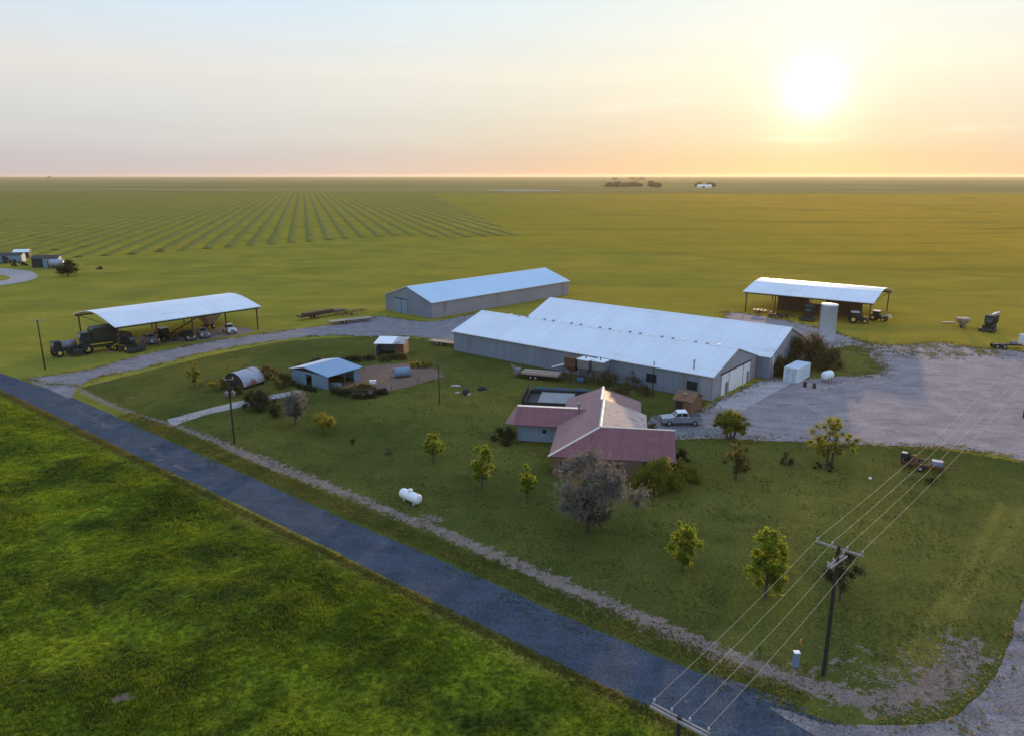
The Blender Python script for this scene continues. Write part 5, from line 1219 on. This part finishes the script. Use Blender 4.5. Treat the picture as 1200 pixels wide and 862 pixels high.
W_=raw_mesh('field_weeds',blades(x,y,lush_height(x,y)-.03,np.maximum(.07,.10+.55*np.clip(den-.38,0,.5)+.28*(den2-.45)),.095*sc_,rng,3),np.arange(len(x)*12).reshape(-1,4),wm); tag(W_,kind='stuff')
x,y=scatter(NTUFT,-75,60,40,150,rng,60,1.2); k=(in_poly(x,y,YARD))&(in_poly(x,y,PEN)==0); x,y=x[k],y[k]
nz=fbm(x,y,3.0,3,41); k=nz>.50; x,y,nz=x[k],y[k],nz[k]
lm=leafmat('lawn_tuft_leaves',(.055,.066,.014),(.11,.115,.025),.4,.2)
T_=raw_mesh('lawn_tufts',blades(x,y,0*x,.06+.16*(nz-.5)+.05*rng.random(len(x)),.13*np.ones(len(x)),rng,2),np.arange(len(x)*8).reshape(-1,4),lm); tag(T_,kind='stuff')
# rough grass on both verges of the road
s=rng.uniform(-75,75,NVERGE); side_=np.where(rng.random(NVERGE)<.45,rng.normal(-.5,.35,NVERGE),rng.uniform(5.7,8.6,NVERGE))
x=K0[0]+E1[0]*s+E2[0]*side_; y=K0[1]+E1[1]*s+E2[1]*side_
k=((side_<.05)|((side_>5.75+.5*rng.random(NVERGE))&(s<64)))&(y>20)&~((s<-40)&(side_>5.5))
x,y,side_=x[k],y[k],side_[k]
vm=leafmat('verge_grass_leaves',(.09,.10,.018),(.19,.165,.035),.4,.3)
V_=raw_mesh('verge_grass',blades(x,y,np.maximum(lush_height(x,y),0),np.where(side_<1,.16,.13)*(.6+.6*rng.random(len(x))),.14*np.ones(len(x)),rng,2),np.arange(len(x)*8).reshape(-1,4),vm); tag(V_,kind='stuff')

# dry weeds fraying the edges of yard, drive and lane
def edge_points(poly,n,sig,rng):
    q=smooth(poly,1.0); i=rng.integers(0,len(q),n); return q[i,0]+rng.normal(size=n)*sig,q[i,1]+rng.normal(size=n)*sig
xs,ys=[],[]
DR=P_([(32,444),(55,440),(110,431.5),(150,420),(200,409),(260,398),(330,388),(400,378.5),(436,372),(450,371),(505,377),(560,368),(600,380),(560,400),(525,399),(470,394),(440,395),(380,393.5),(310,401),(240,413),(170,431),(118,441),(93,452)])
LN=[r2(K1,0,200),r2(K1,0,60),r2(K1,0,4),r2(K1,-.1,-5),r2(K1,-.6,-12),r2(K1,-2.3,-18),r2(K1,-5.3,-21.4),r2(K1,-9.1,-23.9),r2(K1,-12.4,-24.6),r2(K1,-5.3,-21.4),r2(K1,-2.3,-18),r2(K1,0,4)]
for poly,n,sg in ((gyard,9000,.9),(DR,6000,.6),(LN,1300,.35)):
    a,b=edge_points(poly,n,sg,rng); xs.append(a); ys.append(b)
a,b=edge_points(P_([(1010,403),(1060,408),(1110,404),(1160,412),(1100,415),(1040,414)]),3500,2.2,rng); xs.append(a); ys.append(b)
a,b=edge_points(P_([(985,407),(1005,408),(1022,420),(1030,434),(1010,440),(985,440),(960,425)]),3500,1.2,rng); xs.append(a); ys.append(b)
x=np.concatenate(xs); y=np.concatenate(ys); k=fbm(x,y,1.2,3,51)>.46; x,y=x[k],y[k]
E_=raw_mesh('edge_weeds',blades(x,y,0*x+.02,.05+.11*rng.random(len(x)),.16*np.ones(len(x)),rng,3),np.arange(len(x)*12).reshape(-1,4),leafmat('dry_weed_leaves',(.12,.115,.025),(.26,.21,.05),.4,.4)); tag(E_,kind='stuff')
# loose stones and rubble in the bare strip and along the yard
s_=rng.integers(0,len(STRIP)-1,4500); t=rng.random(4500); q=np.array(STRIP); px_=q[s_]*(1-t)[:,None]+q[s_+1]*t[:,None]+rng.normal(size=(4500,2))*.5
cq=np.array(CORNER); s2=rng.integers(0,len(cq)-1,1200); t2=rng.random(1200); p2=cq[s2]*(1-t2)[:,None]+cq[s2+1]*t2[:,None]+rng.normal(size=(1200,2))*1.7
pp=np.concatenate([px_,p2]); n=len(pp); r=.03+.07*rng.random(n)**2
base=np.array([[1,0,0],[-.5,.87,0],[-.5,-.87,0],[0,0,1.]]); an=rng.random(n)*6.28
B=base[None]*r[:,None,None]*np.array([1.3,1,.8]); R2=np.stack([np.cos(an),-np.sin(an),np.sin(an),np.cos(an)],1).reshape(n,2,2)
B[:,:,:2]=np.einsum('nij,nkj->nki',R2,B[:,:,:2]); B[:,:,:2]+=pp[:,None,:]
Ft=np.array([[0,1,3],[1,2,3],[2,0,3]]); Fa=(np.arange(n)*4)[:,None,None]+Ft[None]
tag(raw_mesh('rubble',B.reshape(-1,3),Fa.reshape(-1,3),mat('pale_stone',(.29,.22,.175),.95,mott=.35,sc=1.5,spec=.03)),kind='stuff')
